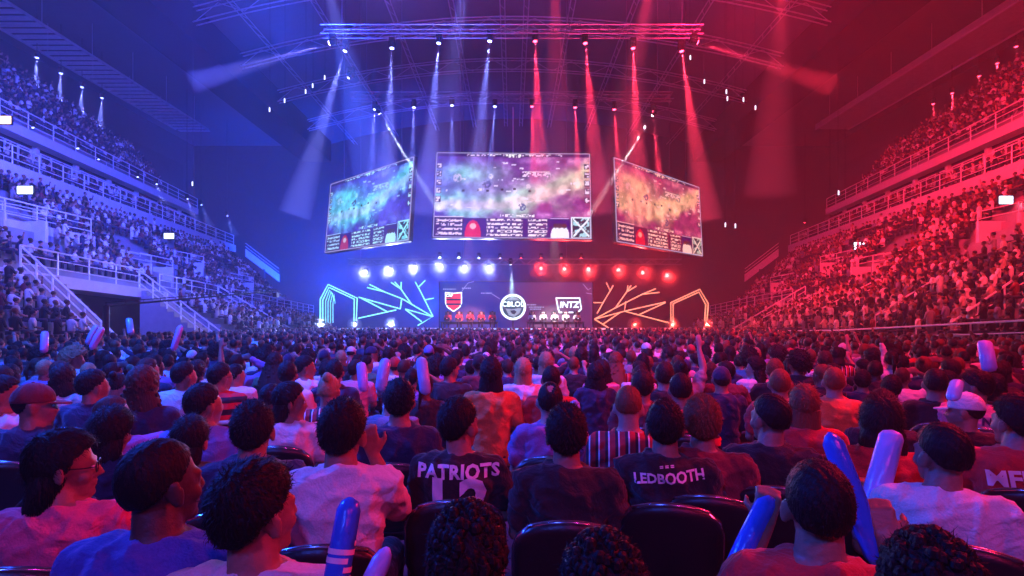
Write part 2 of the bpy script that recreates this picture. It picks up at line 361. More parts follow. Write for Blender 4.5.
for s in (-1, 1):
    cname = 'blue' if s < 0 else 'red'
    o_ = 0.08
    if s < 0:
        railing([(s*(F(Y)[0]+o_), Y, F(Y)[1]) for Y in (22, 30)], 'long pale railing along the lower balcony of the blue stand, nearest stretch', gap=2.1, r=.035)
        railing([(s*(F(Y)[0]+o_), Y, F(Y)[1]) for Y in (32, 39.5)], 'pale railing along the lower balcony of the blue stand, middle stretch', gap=2.1, r=.035)
    railing([(s*(F(Y)[0]+o_), Y, F(Y)[1]) for Y in (41.8, 52, 64.5)], 'pale railing along the lower balcony of the %s stand, stretch running to the stage' % cname, gap=2.1, r=.035)
    railing([(s*(D(Y)[0]+o_), Y, D(Y)[1]) for Y in (22, 32, 42, 52, 61.5)], 'pale railing on the white parapet below the %s box windows' % cname, gap=2.2, h=1.1, r=.035)
    railing([(s*(B(Y)[0]+o_), Y, B(Y)[1]) for Y in (25, 36, 47, 57.4)], 'pale railing at the front of the %s top tier' % cname, gap=2.2, h=1.1, r=.035)
    for k, Y in enumerate((22.0, 30.0, 39.7)):
        if s > 0 and k < 2: continue
        w = ['nearest', 'middle', 'farthest'][k]
        x0, z0 = F(Y)[0]+.1, F(Y)[1]
        railing([(s*x0, Y, z0), (s*16.7, Y, 0.05)], 'slanting rail of the %s stairs from the %s lower balcony to the floor' % (w, cname), 'stair rails of the lower balconies', gap=1.0, r=.04)
        b = MB()
        for i in range(12):
            x1 = x0 + (16.8-x0)*i/12; x2 = x0 + (16.8-x0)*(i+1)/12; z = z0*(1-(i+.5)/12)
            b.box((s*(x1+x2)/2, Y+.8, z/2), (abs(x1-x2)/2, .72, z/2))
        tag(b.build('staircase', M_step), '%s grey staircase going down from the %s lower balcony to the floor' % (w, cname), 'stairs')
    if s < 0:
        b = MB(); sweep(b, s, [22, 31.2], lambda Y: [(25.0, HK(3.3)), (25.0, HK(4.1)), (25.2, HK(4.1)), (25.2, HK(3.3))][::-1]); struct('trim_5_left', b, M_conc)
        railing([(s*25.1, 22.2, HK(4.1)), (s*25.1, 31, HK(4.1))], 'railing on the grey wall across the near seats of the blue middle tier', gap=1.9, h=1.0, r=.035)
    else:
        for k, (Y, t0, t1) in enumerate(((20, 0, .8), (25, .1, .9), (31, .2, 1), (36.5, .1, .8))):
            p0, p1 = low0(Y), low1r(Y)
            railing([(s*(p0[0]+(p1[0]-p0[0])*t), Y, p0[1]+(p1[1]-p0[1])*t+.2) for t in (t0, t1)], '%s short slanting aisle rail among the red lower seats' % ['nearest', 'second', 'third', 'farthest'][k], gap=1.3, rails=2, r=.035)
    # entrance openings in the middle tier
    for k, (Y, t) in enumerate(ENT):
        p0, p1 = mid0(Y), mid1(Y); x = p0[0]+(p1[0]-p0[0])*t; z = p0[1]+(p1[1]-p0[1])*t
        r = empty('tier_entrance', (s*x, Y, z))
        b = MB()
        for q in (-1.1, 1.1): b.box((s*1.1, q, .45), (1.2, .09, .95))
        b.box((s*2.3, 0, .9), (.09, 1.1, .5)); b.build('parapet', M_conc, r)
        b = MB(); b.box((s*1.2, 0, -.25), (1.1, 1.0, .2)); b.build('landing', M_step, r)
        for q in (-1.1, 1.1):
            b = MB(); b.tube([(-s*.1, q, 1.0), (-s*.1, q, 1.9), (s*2.2, q, 2.4), (s*2.2, q, 1.4)], .035, 5); b.tube([(-s*.1, q, 1.5), (s*2.2, q, 2.0)], .025, 5); b.build('handrail', M_rail, r)
        b = MB(); b.tube([(s*2.3, -1.1, 2.3), (s*2.3, 1.1, 2.3)], .035, 5); b.tube([(s*2.3, -1.1, 1.9), (s*2.3, 1.1, 1.9)], .025, 5); b.build('rear_rail', M_rail, r)
        tag(r, '%s railed entrance opening among the seats of the %s middle tier' % (['nearest', 'second', 'third', 'farthest'][k], cname), 'entrance', 'tier entrances')
    # aisle rails
    for k, Y in enumerate((32, 47.5)):
        p0, p1 = mid0(Y), mid1(Y)
        railing([(s*p0[0], Y, p0[1]), (s*(p0[0]*.5+p1[0]*.5), Y, p0[1]*.5+p1[1]*.5)], 'sloping aisle rail up the %s middle tier, %s one' % (cname, ['nearer', 'farther'][k]), gap=1.3, rails=2)
    for k, Y in enumerate((33.5, 43, 51.8)):
        p0, p1 = top0(Y), T(Y)
        railing([(s*p0[0], Y, p0[1]), (s*(p0[0]*.4+p1[0]*.6), Y, p0[1]*.4+p1[1]*.6)], 'sloping aisle rail up the %s top tier, %s one' % (cname, ['nearest', 'middle', 'farthest'][k]), gap=1.3, rails=2)
    # closing stairs at the far end
    r = empty('stair_parapet', (s*32, 62.4, HK(6.3)))
    b = MB(); a0, a1 = Vector((0, 0, 0)), Vector((-s*3.2, 1.9, -2.9))
    b.hexa([a0, a1, a1+Vector((0, .15, 0)), a0+Vector((0, .15, 0))], [a0+Vector((0, 0, .9)), a1+Vector((0, 0, .9)), a1+Vector((0, .15, .9)), a0+Vector((0, .15, .9))]); b.build('panel', M_conc, r)
    for q in (1.2, 1.6):
        b = MB(); b.tube([a0+Vector((0, 0, q)), a1+Vector((0, 0, q))], .035, 5); b.build('handrail', M_rail, r)
    b = MB(); b.box((-s*1.6, 1.1, -(HK(6.3)-1.45)/2-1.45), (.25, .2, (HK(6.3)-1.45)/2)); b.build('support_column', M_wall, r)
    tag(r, 'white parapet of the far stairs stepping down at the stage end of the %s stand' % cname, 'stairs')

railing([(16.2, 36, 0.0), (16.3, 26, 0.2), (16.5, 16.2, 0.7)], 'violet-lit barrier rail between the floor audience and the red lower seats', h=1.1, rails=2, gap=2.6, name='barrier')
railing([(-16.3, 40, 0.0), (-16.3, 29.5, 0.0)], 'white barrier rail between the floor audience and the blue lower seats', h=1.15, rails=2, gap=2.6, name='barrier')
# exit signs and working lamps on the stands
def glow_box(name, p, hx, hz, col, s_, label, cat):
    r = empty(name, p)
    b = MB(); b.box((0, .06, 0), (hx+.05, .05, hz+.05)); b.build('housing', M_black, r)
    b = MB(); b.box((0, 0, 0), (hx, .02, hz)); b.build('lit_panel', emat('glow_%s_%.0f' % (name, s_), col, s_), r)
    tag(r, label, cat)
glow_box('lamp_panel', P3(25, 190, 27.5), .4, .2, (.6, .75, 1), 6, 'bright rectangular lamp above the entrance of the blue middle tier', 'lamp')
glow_box('lamp_panel', P3(1006, 200, 27.5), .35, .2, (1, .8, .75), 6, 'bright rectangular lamp above the entrance of the red middle tier', 'lamp')
glow_box('lamp_panel', P3(169, 236, 42), .4, .22, (.6, .75, 1), 3, 'small lamp over the third entrance of the blue stand', 'lamp')
glow_box('lamp_panel', P3(860, 246, 41), .45, .28, (1, .45, .4), 6, 'round-edged glaring lamp amid the red middle tier crowd', 'lamp')
glow_box('lamp_panel', P3(4, 120, 30.5), .4, .22, (1, .6, .3), 5, 'warm lamp at the near end of the blue box row', 'lamp')

# camera crane reaching over the blue lower balcony
r = empty('camera_crane', (-9.6, 30.5, 0))
a, c = P3(106, 306, 21), P3(276, 291, 33); off = Vector((-9.6, 30.5, 0))
b = MB(); b.tube([a-off, c-off], .05, 6); b.tube([a-off+Vector((0, 0, .14)), c-off+Vector((0, 0, .12))], .02, 5)
for i in range(14):
    t = i/13; q = (a-off).lerp(c-off, t); b.tube([q, q+Vector((0, 0, .13))], .015, 4)
b.build('boom', M_black, r)
m_ = (a-off).lerp(c-off, .45)
m_ = a-off; b = MB(); b.tube([Vector((m_.x, m_.y, 0)), m_], .12, 8); b.build('pedestal', M_black, r)
b = MB(); b.box(c-off+Vector((0, 0, -.25)), (.12, .2, .14)); b.build('camera_head', M_black, r)
tag(r, 'long black camera crane boom slanting across the blue lower balcony', 'camera crane')

# ------------------------------------------------------------------ stage
SY = 40.0
b = MB(); b.box((0.4, 45.5, .55), (14.6, 5.5, .61)); r = b.build('stage', M_stage); tag(r, 'black stage platform running across the far end of the hall', 'stage')
b = MB(); b.box((-5.8, 39.97, 1.18), (7.6, .03, .035)); b.build('edge_light', emat('edge_blue', (.35, .6, 1), 3), r)
b = MB(); b.box((8.4, 39.97, 1.18), (6.6, .03, .035)); b.build('edge_light', emat('edge_pink', (1, .35, .4), 3), r)
# rear display wall
r = empty('stage_display_wall', (.35, 44.4, 1.16))
b = MB(); b.box((0, .2, 2.01), (6.6, .15, 2.0)); b.build('panel_frame', M_black, r)
dm = bpy.data.materials.new('display_violet'); dm.use_nodes = True; nt = dm.node_tree; p = nt.nodes['Principled BSDF']; p.inputs['Base Color'].default_value = (.01, .01, .01, 1)
tc = nt.nodes.new('ShaderNodeTexCoord'); sx = nt.nodes.new('ShaderNodeSeparateXYZ'); nt.links.new(tc.outputs['Generated'], sx.inputs[0])
cr = nt.nodes.new('ShaderNodeValToRGB'); cr.color_ramp.elements[0].color = (.0, .03, .42, 1); cr.color_ramp.elements[1].color = (.12, .03, .17, 1); cr.color_ramp.elements[0].position = .35; cr.color_ramp.elements[1].position = .6
nt.links.new(sx.outputs[0], cr.inputs[0]); nt.links.new(cr.outputs[0], p.inputs['Emission Color']); p.inputs['Emission Strength'].default_value = .8
b = MB(); b.box((0, 0, 2.0), (6.5, .05, 1.97)); wallp = b.build('lit_panel', dm, r)
tag(r, 'wide dark violet display wall at the back of the stage carrying the team marks', 'display')
def strokes(b, segs, f, r, n=6):
    for sg in segs: b.tube([f(*p) for p in sg], r, n)
def text_mesh(txt, size, m, name='lettering', shear=0.0, space=1.0, bold=0.0, align='CENTER', extrude=0.01):
    c = bpy.data.curves.new(name, 'FONT'); c.body = txt; c.size = size; c.align_x = align; c.align_y = 'CENTER'; c.shear = shear
    c.space_character = space; c.extrude = extrude; c.offset = bold; c.resolution_u = 2
    t = bpy.data.objects.new(name, c); COL.objects.link(t); dg = bpy.context.evaluated_depsgraph_get()
    me = bpy.data.meshes.new_from_object(t.evaluated_get(dg)); COL.objects.unlink(t); bpy.data.objects.remove(t); bpy.data.curves.remove(c)
    me.name = name; me.materials.clear(); me.materials.append(m); return me
FACE = Matrix.Rotation(R(90), 4, 'X')     # text standing up, read from the audience
E_white = emat('logo_white', (.75, .9, 1), 2.2); E_red = emat('logo_red', (1, .03, .05), 1.6); E_dark = emat('logo_dark', (.01, .01, .04), 1)
E_dim = emat('display_text', (.45, .5, .9), 1.0); E_grey = emat('logo_grey', (.35, .45, .6), 1)
# marks shown on the display wall (parts of the wall)
wx, wy, wz = .35, 44.4, 1.16
def onwall(x, y, d): p = P3(x, y, wy - d); return Vector((p.x-wx, p.y-wy, p.z-wz))
def poly(b, pts, d, th=.015):
    P = [onwall(x, y, d) for x, y in pts]; n = len(P)
    b.add(P + [p + Vector((0, th, 0)) for p in P], [tuple(range(n)), tuple(range(2*n-1, n-1, -1))] + [(i, (i+1) % n, n+(i+1) % n, n+i) for i in range(n)])
sh = [(445, 292), (453.5, 292.8), (462, 292), (462, 303), (460, 307.5), (453.5, 312), (447, 307.5), (445, 303)]
def shrink(P, k, c=(453.5, 301.5)): return [(c[0]+(x-c[0])*k, c[1]+(y-c[1])*k) for x, y in P]
b = MB(); poly(b, sh[::-1], .07); b.build('shield_border', E_white, r)
b = MB(); poly(b, shrink(sh, .88)[::-1], .09); cr_ = b.build('shield_field', E_red, r)
b = MB()
for y in (298.5, 303.2): poly(b, [(446.2, y+2.1), (460.9, y+2.1), (460.9, y), (446.2, y)], .11)
poly(b, [(446.4, 297.8), (452, 297.8), (452, 293.4), (446.4, 293.4)], .115); b.build('shield_bands', E_dark, r)
o = link('monogram', text_mesh('CRF', .33, E_white, bold=.01), r, Matrix.Translation(onwall(449.3, 295.6, .13)) @ FACE)
# team wordmark and round league emblem
pl = [(555.5, 297.5), (580, 297.5), (582, 309), (578.5, 313), (559, 313), (557.5, 309)]
b = MB(); poly(b, pl[::-1], .07); b.build('wordmark_border', E_white, r)
b = MB(); poly(b, [(570+(x-570)*.9, 305+(y-305)*.84) for x, y in pl][::-1], .09); b.build('wordmark_field', emat('logo_plum', (.12, .06, .2), 1), r)
link('wordmark', text_mesh('INTZ', .72, E_white, bold=.02, shear=.15), r, Matrix.Translation(onwall(569, 305, .12)) @ FACE)
b = MB(); NR2 = np.random.RandomState(3)
for x0, x1, y in ((481, 492, 293), (529, 544, 307), (530, 541, 309), (527, 536, 304.6), (443, 456, 289), (462, 471, 288)):
    x = x0
    while x < x1:
        w = NR2.uniform(.5, 1.6); poly(b, [(x, y+.7), (min(x+w, x1), y+.7), (min(x+w, x1), y-.4), (x, y-.4)], .07); x += w + .5
b.build('small_print', E_dim, r)
b = MB()
strokes(b, [[(418, 305), (470, 286), (482, 282)], [(462, 291), (468, 283), (474, 281.5)], [(492, 294), (500, 299)], [(583, 284), (588, 290), (591, 288)], [(586, 293), (592, 294)]][1:], lambda x, y: onwall(x, y, .08), .02, 4)
b.build('thin_graphics', E_dim, r)
ec = P3(513, 307, 43.2); er = empty('round_emblem', (ec.x, ec.y, 1.16))
def disc(b, c, ra, th, n=40, inner=0):
    for i in range(n):
        a, d = 2*PI*i/n, 2*PI*(i+1)/n
        p = [Vector((c[0]+math.cos(t)*q, c[1], c[2]+math.sin(t)*q)) for t, q in ((a, inner), (d, inner), (d, ra), (a, ra))]
        b.hexa([x+Vector((0, th, 0)) for x in p], p)
zc = ec.z-1.16
b = MB(); disc(b, (0, 0, zc), 1.08, .08, inner=.9); b.build('rim', E_white, er)
b = MB(); disc(b, (0, .03, zc), .9, .05, inner=.001); b.build('field', emat('emblem_field', (.02, .08, .14), 1), er)
link('league_letters', text_mesh('CBLOL', .60, E_white, bold=.014), er, Matrix.Translation((0, -.06, zc+.22)) @ FACE)
b = MB()
b.add([(x, -.04, zc+z) for x, z in ((-.62, -.12), (-.1, -.2), (.45, -.1), (.7, -.12), (.55, -.5), (.1, -.85), (-.35, -.68))], [tuple(range(7))[::-1]])
b.add([(x, -.04, zc+z) for x, z in ((-.6, .55), (-.3, .78), (0, .84), (.3, .78), (.6, .55))], [tuple(range(5))[::-1]]); b.build('mascot_shape', E_grey, er)
b = MB()
b.add([(x, -.06, zc+z) for x, z in ((-.25, -.3), (.1, -.25), (.3, -.4), (.12, -.62), (-.1, -.55))], [tuple(range(5))[::-1]]); b.build('dark_shape', E_dark, er)
b = MB(); b.tube([(0, .1, 0), (0, .1, zc-.9)], .05, 6); b.build('post', M_black, er); b = MB(); b.box((0, .1, .03), (.4, .3, .03)); b.build('base_plate', M_black, er)
tag(er, 'round glowing league emblem standing at the middle of the stage', 'emblem')

# neon line sculptures
def neon(name, segs, Y, m, label, r_=.045, par=None):
    b = MB(); strokes(b, segs, lambda x, y: P3(x, y, Y) - Vector((P3(segs[0][0][0], 0, Y).x, Y, 1.16)), r_); 
    o = b.build(name, m, par); o.location = (P3(segs[0][0][0], 0, Y).x, Y, 1.16); 
    if label: tag(o, label, 'neon light')
    return o
L7 = lambda x, y: (310+x/4.876, 250+y/4.876); L8 = lambda x, y: (500+x/4.655, 250+y/4.655)
E_cy = emat('neon_cyan', (.22, .75, 1), 2.6); E_or = emat('neon_salmon', (1, .28, .17), 2.2)
tl = [[(278,183),(360,203),(450,238),(598,325)], [(290,168),(360,203)], [(395,158),(443,190),(495,265)], [(413,155),(443,190)], [(445,155),(443,190)], [(513,155),(540,205),(600,325)], [(562,148),(530,180)], [(560,243),(603,235)], [(238,230),(440,287)], [(245,232),(375,300)], [(440,287),(447,240)], [(235,333),(420,292)], [(465,288),(598,325),(525,368)], [(465,290),(545,350)]]
neon('neon_branches', [[L7(*p) for p in s] for s in tl], 42.5, E_cy, 'cyan branching neon line sculpture on the blue half of the stage')
tr = [[(495,152),(513,190),(480,245),(452,295)],[(527,165),(513,190)],[(435,245),(478,245)],[(595,165),(592,192),(540,265)],[(610,165),(592,192)],[(635,168),(590,195)],[(725,180),(660,207),(540,268),(440,322)],[(742,197),(665,206)],[(770,242),(580,285),(440,322)],[(770,245),(650,300)],[(585,240),(580,285),(790,340)],[(560,290),(480,345)],[(440,322),(505,362)]]
neon('neon_branches', [[L8(*p) for p in s] for s in tr], 42.5, E_or, 'salmon branching neon line sculpture on the red half of the stage')
fl = [[(50,355),(50,240),(88,168),(230,235),(225,360)], [(62,355),(62,245),(92,182),(216,240),(214,360)]]
nf = neon('neon_gateway', [[L7(*p) for p in s] for s in fl], 41.2, E_cy, 'nested cyan neon house-shaped gateway at the blue end of the stage')
for k in range(4):
    q = 12*k
    neon('inner_frame', [[L7(*p) for p in [(76+q,355),(76+q,250+q*.3),(96+q*.6,195+q*.6),(112+q*.3,225+q)]]], 41.6+.5*k, E_cy, None, .025).parent = nf
    o = nf.children[-1]
for o in nf.children: o.location = Vector(o.location) - Vector(nf.location)
fr = [[(795,365),(795,245),(930,183),(970,250),(960,365)], [(806,365),(806,250),(926,196),(958,254),(950,365)]]
neon('neon_gateway', [[L8(*p) for p in s] for s in fr], 41.2, E_or, 'salmon neon house-shaped gateway at the red end of the stage')

# ------------------------------------------------------------------ the three hanging screens
def vnoise(u, v, fx, fy, seed):
    g = np.random.RandomState(seed).rand(64, 64); x = u*fx; y = v*fy
    x0 = np.floor(x).astype(int); y0 = np.floor(y).astype(int); tx = x-x0; ty = y-y0; tx = tx*tx*(3-2*tx); ty = ty*ty*(3-2*ty)
    G = lambda i, j: g[i % 64, j % 64]
    return (G(x0, y0)*(1-tx)+G(x0+1, y0)*tx)*(1-ty) + (G(x0, y0+1)*(1-tx)+G(x0+1, y0+1)*tx)*ty
def fbm(u, v, f, seed): return sum(vnoise(u, v, f*2**k*1.78, f*2**k, seed+k)/2**k for k in range(4))/1.875
def broadcast(u, v, var):
    "colour of the game broadcast at u (left to right), v (bottom to top)"
    n = fbm(u, v, 4, 11); n2 = fbm(u, v, 11, 23)
    ramp = u if var == 0 else (u*0 + (0.0 if var < 0 else 1.0))
    hi = np.stack([.42+.45*ramp, .80-.02*ramp, .90-.28*ramp], -1)        # cloudy lane colour
    lo = np.stack([.30+.30*ramp, .16+u*0, .72-.22*ramp], -1)              # dark violet ground
    pk = np.stack([.82+.1*ramp, .74+.04*ramp, .92-.25*ramp], -1)
    c0 = .46 + .16*np.sin(u*3.2-.4)*0 + .62*np.clip(u-.45, 0, 1)**1.15 - (.10 if var == 0 else .0)
    band = np.exp(-((v-c0-.06+.34*(n-.5))/.17)**2)
    band2 = np.exp(-((v-.76)/.13)**2)*np.exp(-((u-.22)/.2)**2)
    w = np.clip(band*1.15+band2+.7*(n-.5), 0, 1)[..., None]
    c = lo*(1-w)+hi*w
    w2 = np.clip((np.exp(-((v-c0-.02)/.07)**2)*1.1+(n2-.55))*1.2, 0, 1)[..., None]
    c = c*(1-w2*.8)+pk*w2*.8
    c *= (.6+.8*n2)[..., None]
    def put(m, col, a=1.0):
        nonlocal c
        m = m[..., None]*a; c = c*(1-m)+np.array(col)*m
    def rect(x0, x1, y0, y1): return ((u > x0) & (u < x1) & (v > y0) & (v < y1)).astype(float)
    hsh = (np.sin(np.floor(u*112)*12.9898+np.floor(v*60)*78.233)*43758.5453) % 1
    T_ = lambda m, k=.5: m*(hsh > k)
    for (cx, cyy, rr, cl) in ((.33, .63, .05, (.2, .2, .5)), (.72, .74, .06, (.5, .45, .55)), (.56, .36, .045, (.2, .2, .55)), (.14, .70, .05, (.9, .8, .95)), (.36, .72, .03, (.95, .9, .95)), (.60, .60, .03, (.95, .85, .9))):
        d = np.hypot((u-cx)*1.78, v-cyy); put(((d < rr)*(hsh > .3)).astype(float), cl, .75)
    for cx, cyy in ((.17, .55), (.27, .555), (.33, .55), (.42, .56), (.5, .57), (.6, .55)): put(rect(cx, cx+.018, cyy-.012, cyy+.012), (.15, .03, .15), .9)
    put(rect(.0, 1, .955, 1), (.16, .05, .32), .8); put(T_(rect(.2, .82, .962, .99), .55), (.95, .9, 1)); put(rect(.44, .56, .94, 1), (.3, .15, .45), .7); put(T_(rect(.45, .55, .945, .99), .4), (1, 1, 1))
    for x0 in (.004, .962):
        for k in range(5):
            y0 = .88-.1*k; put(rect(x0, x0+.034, y0-.07, y0), (.25, .12, .3)); put(T_(rect(x0+.003, x0+.031, y0-.06, y0-.008), .35), (.95, .88, 1))
    put(T_(rect(.56, .75, .72, .78), .5), (1, .9, 1), .9); put(rect(.57, .74, .775, .785), (1, .95, 1))
    q_ = np.random.RandomState(4)
    for _ in range(26):
        x0, y0, w_ = q_.uniform(.06, .9), q_.uniform(.3, .9), q_.uniform(.01, .05); put(T_(rect(x0, x0+w_, y0, y0+q_.uniform(.008, .03)), .3), (.95, .92, 1), .85)
    c = c*.8 + c.mean(-1, keepdims=True)*.2*np.array((1.05, .95, 1.15))
    # bottom panel
    put(rect(0, 1, 0, .23), (.22+.15*ramp[0, 0], .07, .42-.15*ramp[0, 0]), .85)
    put(rect(.0, .19, 0, .235), (.18, .06, .35), .8)
    for k in range(4): put(T_(rect(.015, .18, .03+.05*k, .06+.05*k), .4), (.95, .85, .95))
    put(rect(.0, .19, .235, .242), (1, .9, 1))
    d = np.hypot((u-.25)*1.78/.09, (v-.04)/.16); put((d < 1).astype(float), (.85, .1, .25)); put((np.hypot((u-.25)*1.78, v-.13) < .035).astype(float), (1, .7, .7))
    for k in range(5):
        put(T_(rect(.335, .565, .02+.043*k, .045+.043*k), .38), (1, .93, .98)); put(T_(rect(.60, .72, .02+.043*k, .045+.043*k), .38), (1, .93, .98))
    put(T_(rect(.42, .64, .245, .27), .45), (1, .95, 1))
    put(rect(.745, .86, .0, .24), (.26, .08, .45)); put(rect(.745, .86, .225, .235), (.9, .8, 1))
    for cx in (.775, .80, .83):
        put((np.hypot((u-cx)*1.78/.055, (v-.03)/.10) < 1).astype(float), (.95, .93, 1)); put((np.hypot((u-cx)*1.78, v-.145) < .028).astype(float), (.35, .2, .25))
    put(rect(.872, 1, 0, .25), (.9, .92, 1)); put(rect(.88, .994, .015, .238), (.12, .12, .25))
    mm = rect(.885, .99, .02, .232); put(mm*((fbm(u, v, 24, 5) > .5)), (.65, .85, .9)); put(mm*(np.abs((u-.885)/.105-(v-.02)/.212) < .08), (.9, .95, 1)); put(mm*(np.abs((u-.885)/.105-1+(v-.02)/.212) < .07), (.9, .95, 1))
    return np.clip(c, 0, 1)
sm = bpy.data.materials.new('screen_broadcast'); sm.use_nodes = True; nt = sm.node_tree; p = nt.nodes['Principled BSDF']; p.inputs['Base Color'].default_value = (.01, .01, .01, 1)
vc = nt.nodes.new('ShaderNodeVertexColor'); vc.layer_name = 'picture'; nt.links.new(vc.outputs['Color'], p.inputs['Emission Color']); p.inputs['Emission Strength'].default_value = 1.2
def screen(TL, TR, BR, BL, Ys, var, label):
    TL, TR, BR, BL = [P3(x, y, Y) for (x, y), Y in zip((TL, TR, BR, BL), Ys)]
    base = (BL+BR)/2; rt = empty('hanging_screen', base); NX, NY = 224, 126
    def pt(u, v): return (BL*(1-u)+BR*u)*(1-v) + (TL*(1-u)+TR*u)*v - base
    uu, vv = np.meshgrid(np.linspace(0, 1, NX+1), np.linspace(0, 1, NY+1))
    q = [np.array(v - base) for v in (BL, BR, TL, TR)]
    co = (q[0]*(1-uu[..., None])+q[1]*uu[..., None])*(1-vv[..., None])+(q[2]*(1-uu[..., None])+q[3]*uu[..., None])*vv[..., None]
    me = bpy.data.meshes.new('lit_panel'); me.vertices.add(co.size//3); me.vertices.foreach_set('co', co.reshape(-1))
    i, j = np.meshgrid(np.arange(NX), np.arange(NY)); a = (j*(NX+1)+i).reshape(-1); fa = np.stack([a, a+1, a+NX+2, a+NX+1], -1)
    me.loops.add(fa.size); me.loops.foreach_set('vertex_index', fa.reshape(-1)); me.polygons.add(len(fa)); me.polygons.foreach_set('loop_start', np.arange(len(fa))*4)
    me.update(calc_edges=True)
    at = me.color_attributes.new('picture', 'FLOAT_COLOR', 'POINT'); cc = broadcast(uu, vv, var); cc = cc**2.2
    g = {0: (1, 1, 1), -1: (.5, 1.0, 1.0), 1: (1.0, .6, .45)}[var]; cc = cc*np.array(g)
    at.data.foreach_set('color', np.concatenate([cc, np.ones(cc.shape[:2]+(1,))], -1).reshape(-1)); me.materials.append(sm)
    link('lit_panel', me, rt)
    nrm = (BR-BL).cross(TL-BL).normalized(); back = -nrm if nrm.y > 0 else nrm
    back = Vector((0, 1, 0)) if back.y < 0 else back; back = (-nrm if nrm.y < 0 else nrm)
    b = MB(); e = lambda u, v: pt(u, v)
    bo, fo = [e(-.008, -.012), e(1.008, -.012), e(1.008, 1.012), e(-.008, 1.012)], None
    b.hexa([x + back*.02 for x in bo], [x + back*.35 for x in bo]); b.build('casing', M_black, rt)
    edge = emat('screen_edge', (.55, .5, .8), .8)
    b = MB()
    for (u0, v0), (u1, v1) in (((0, 0), (1, 0)), ((1, 0), (1, 1)), ((1, 1), (0, 1)), ((0, 1), (0, 0))): b.tube([e(u0, v0), e(u1, v1)], .035, 4)
    b.build('lit_edge', edge, rt)
    for u in (.15, .85):
        a = e(u, 1.01)+back*.2; b = MB(); b.tube([a, Vector((a.x, a.y, vault(base.x)-.4-base.z))], .03, 5); b.build('suspension_cable', M_truss, rt)
    tag(rt, label, 'screen')
    d = bpy.data.lights.new('screen_glow', 'AREA')
    return rt
screen((437, 152.7), (589.5, 154), (591.3, 238.8), (433, 236.8), (39, 39, 38, 38), 0, 'big central hanging screen showing the violet and cream game broadcast')
screen((331, 184.5), (413.7, 157), (408.5, 240), (325, 252.5), (43.5, 38.2, 37.2, 42.6), -1, 'turquoise-tinted hanging screen angled on the blue side')
screen((614, 157.6), (698.8, 187.5), (702.6, 256), (617, 241.3), (38.2, 43.5, 42.6, 37.2), 1, 'orange-tinted hanging screen angled on the red side')

# ------------------------------------------------------------------ lighting rig
def truss(Y, z, x0, x1, label, w=.22):
    r = empty('lighting_truss', (0, Y, z)); b = MB()
    for dy in (-w, w):
        for dz in (-w, w): b.tube([(x0, dy, dz), (x1, dy, dz)], .035, 5)
    n = int((x1-x0)/.6)
    for i in range(n):
        a = x0+(x1-x0)*i/n; c = x0+(x1-x0)*(i+1)/n; q = w if i % 2 else -w
        b.tube([(a, -w, q), (c, -w, -q)], .02, 4); b.tube([(a, w, q), (c, w, -q)], .02, 4)
    b.build('lattice', M_truss, r)
    for k, x in enumerate(np.linspace(x0+1, x1-1, 4)): b = MB(); b.tube([(x, 0, w), (x, 0, vault(x)-z-.03)], .02, 4); b.build('suspension_cable', M_truss, r)
    tag(r, label, 'truss'); return r
HEADS = {}
def head_meshes():
    b = MB(); b.box((0, 0, .09), (.17, .14, .09)); HEADS['base'] = b.mesh('mounting_base', M_black)
    b = MB(); b.box((-.17, 0, -.16), (.03, .07, .2)); b.box((.17, 0, -.16), (.03, .07, .2)); b.box((0, 0, .0), (.2, .08, .04)); HEADS['yoke'] = b.mesh('yoke', M_black)
    b = MB(); b.tube([(0, 0, .16), (0, 0, .08), (0, 0, -.1), (0, 0, -.2)], .12, 12, r2=.15); HEADS['body'] = b.mesh('lamp_head', M_black)
head_meshes()
SHAFT = {}
def shaft_mat(dens):
    if dens not in SHAFT:
        m = bpy.data.materials.new('beam_haze'); m.use_nodes = True; nt = m.node_tree; nt.nodes.clear()
        o = nt.nodes.new('ShaderNodeOutputMaterial'); v = nt.nodes.new('ShaderNodeVolumeScatter'); v.inputs['Density'].default_value = dens; v.inputs['Anisotropy'].default_value = 0.1; v.inputs['Color'].default_value = (1, 1, 1, 1)
        nt.links.new(v.outputs[0], o.inputs['Volume']); SHAFT[dens] = m
    return SHAFT[dens]
def haze_shaft(loc, aim, angle, L, dens, label):  # cone of denser haze added along a beam so that it shows
    t = math.tan(R(angle/2)); b = MB(); b.tube([(0, 0, 0), (0, 0, -L)], .05, 20, r2=.05+L*t)
    o = outward(b.build('haze_shaft', shaft_mat(dens))); o.location = loc; o.rotation_euler = (Vector(aim)-Vector(loc)).to_track_quat('-Z', 'Y').to_euler(); tag(o, label, 'haze', kind='stuff')
def haze_ball(loc, r, dens, label):  # ball of denser haze added to make a halo round the lamp
    b = MB(); b.ell((0, 0, 0), (r, r, r), 20, 12); o = outward(b.build('halo_haze', shaft_mat(dens))); o.location = loc; tag(o, label, 'haze', kind='stuff')
def lens(color, s_, r_):
    k = ('lens', color, s_, r_)
    if k not in HEADS:
        b = MB(); b.ell((0, 0, 0), (r_, r_, r_*.35), 14, 7); HEADS[k] = b.mesh('lens', emat('lens_%d' % len(HEADS), color, s_), True)
    return HEADS[k]
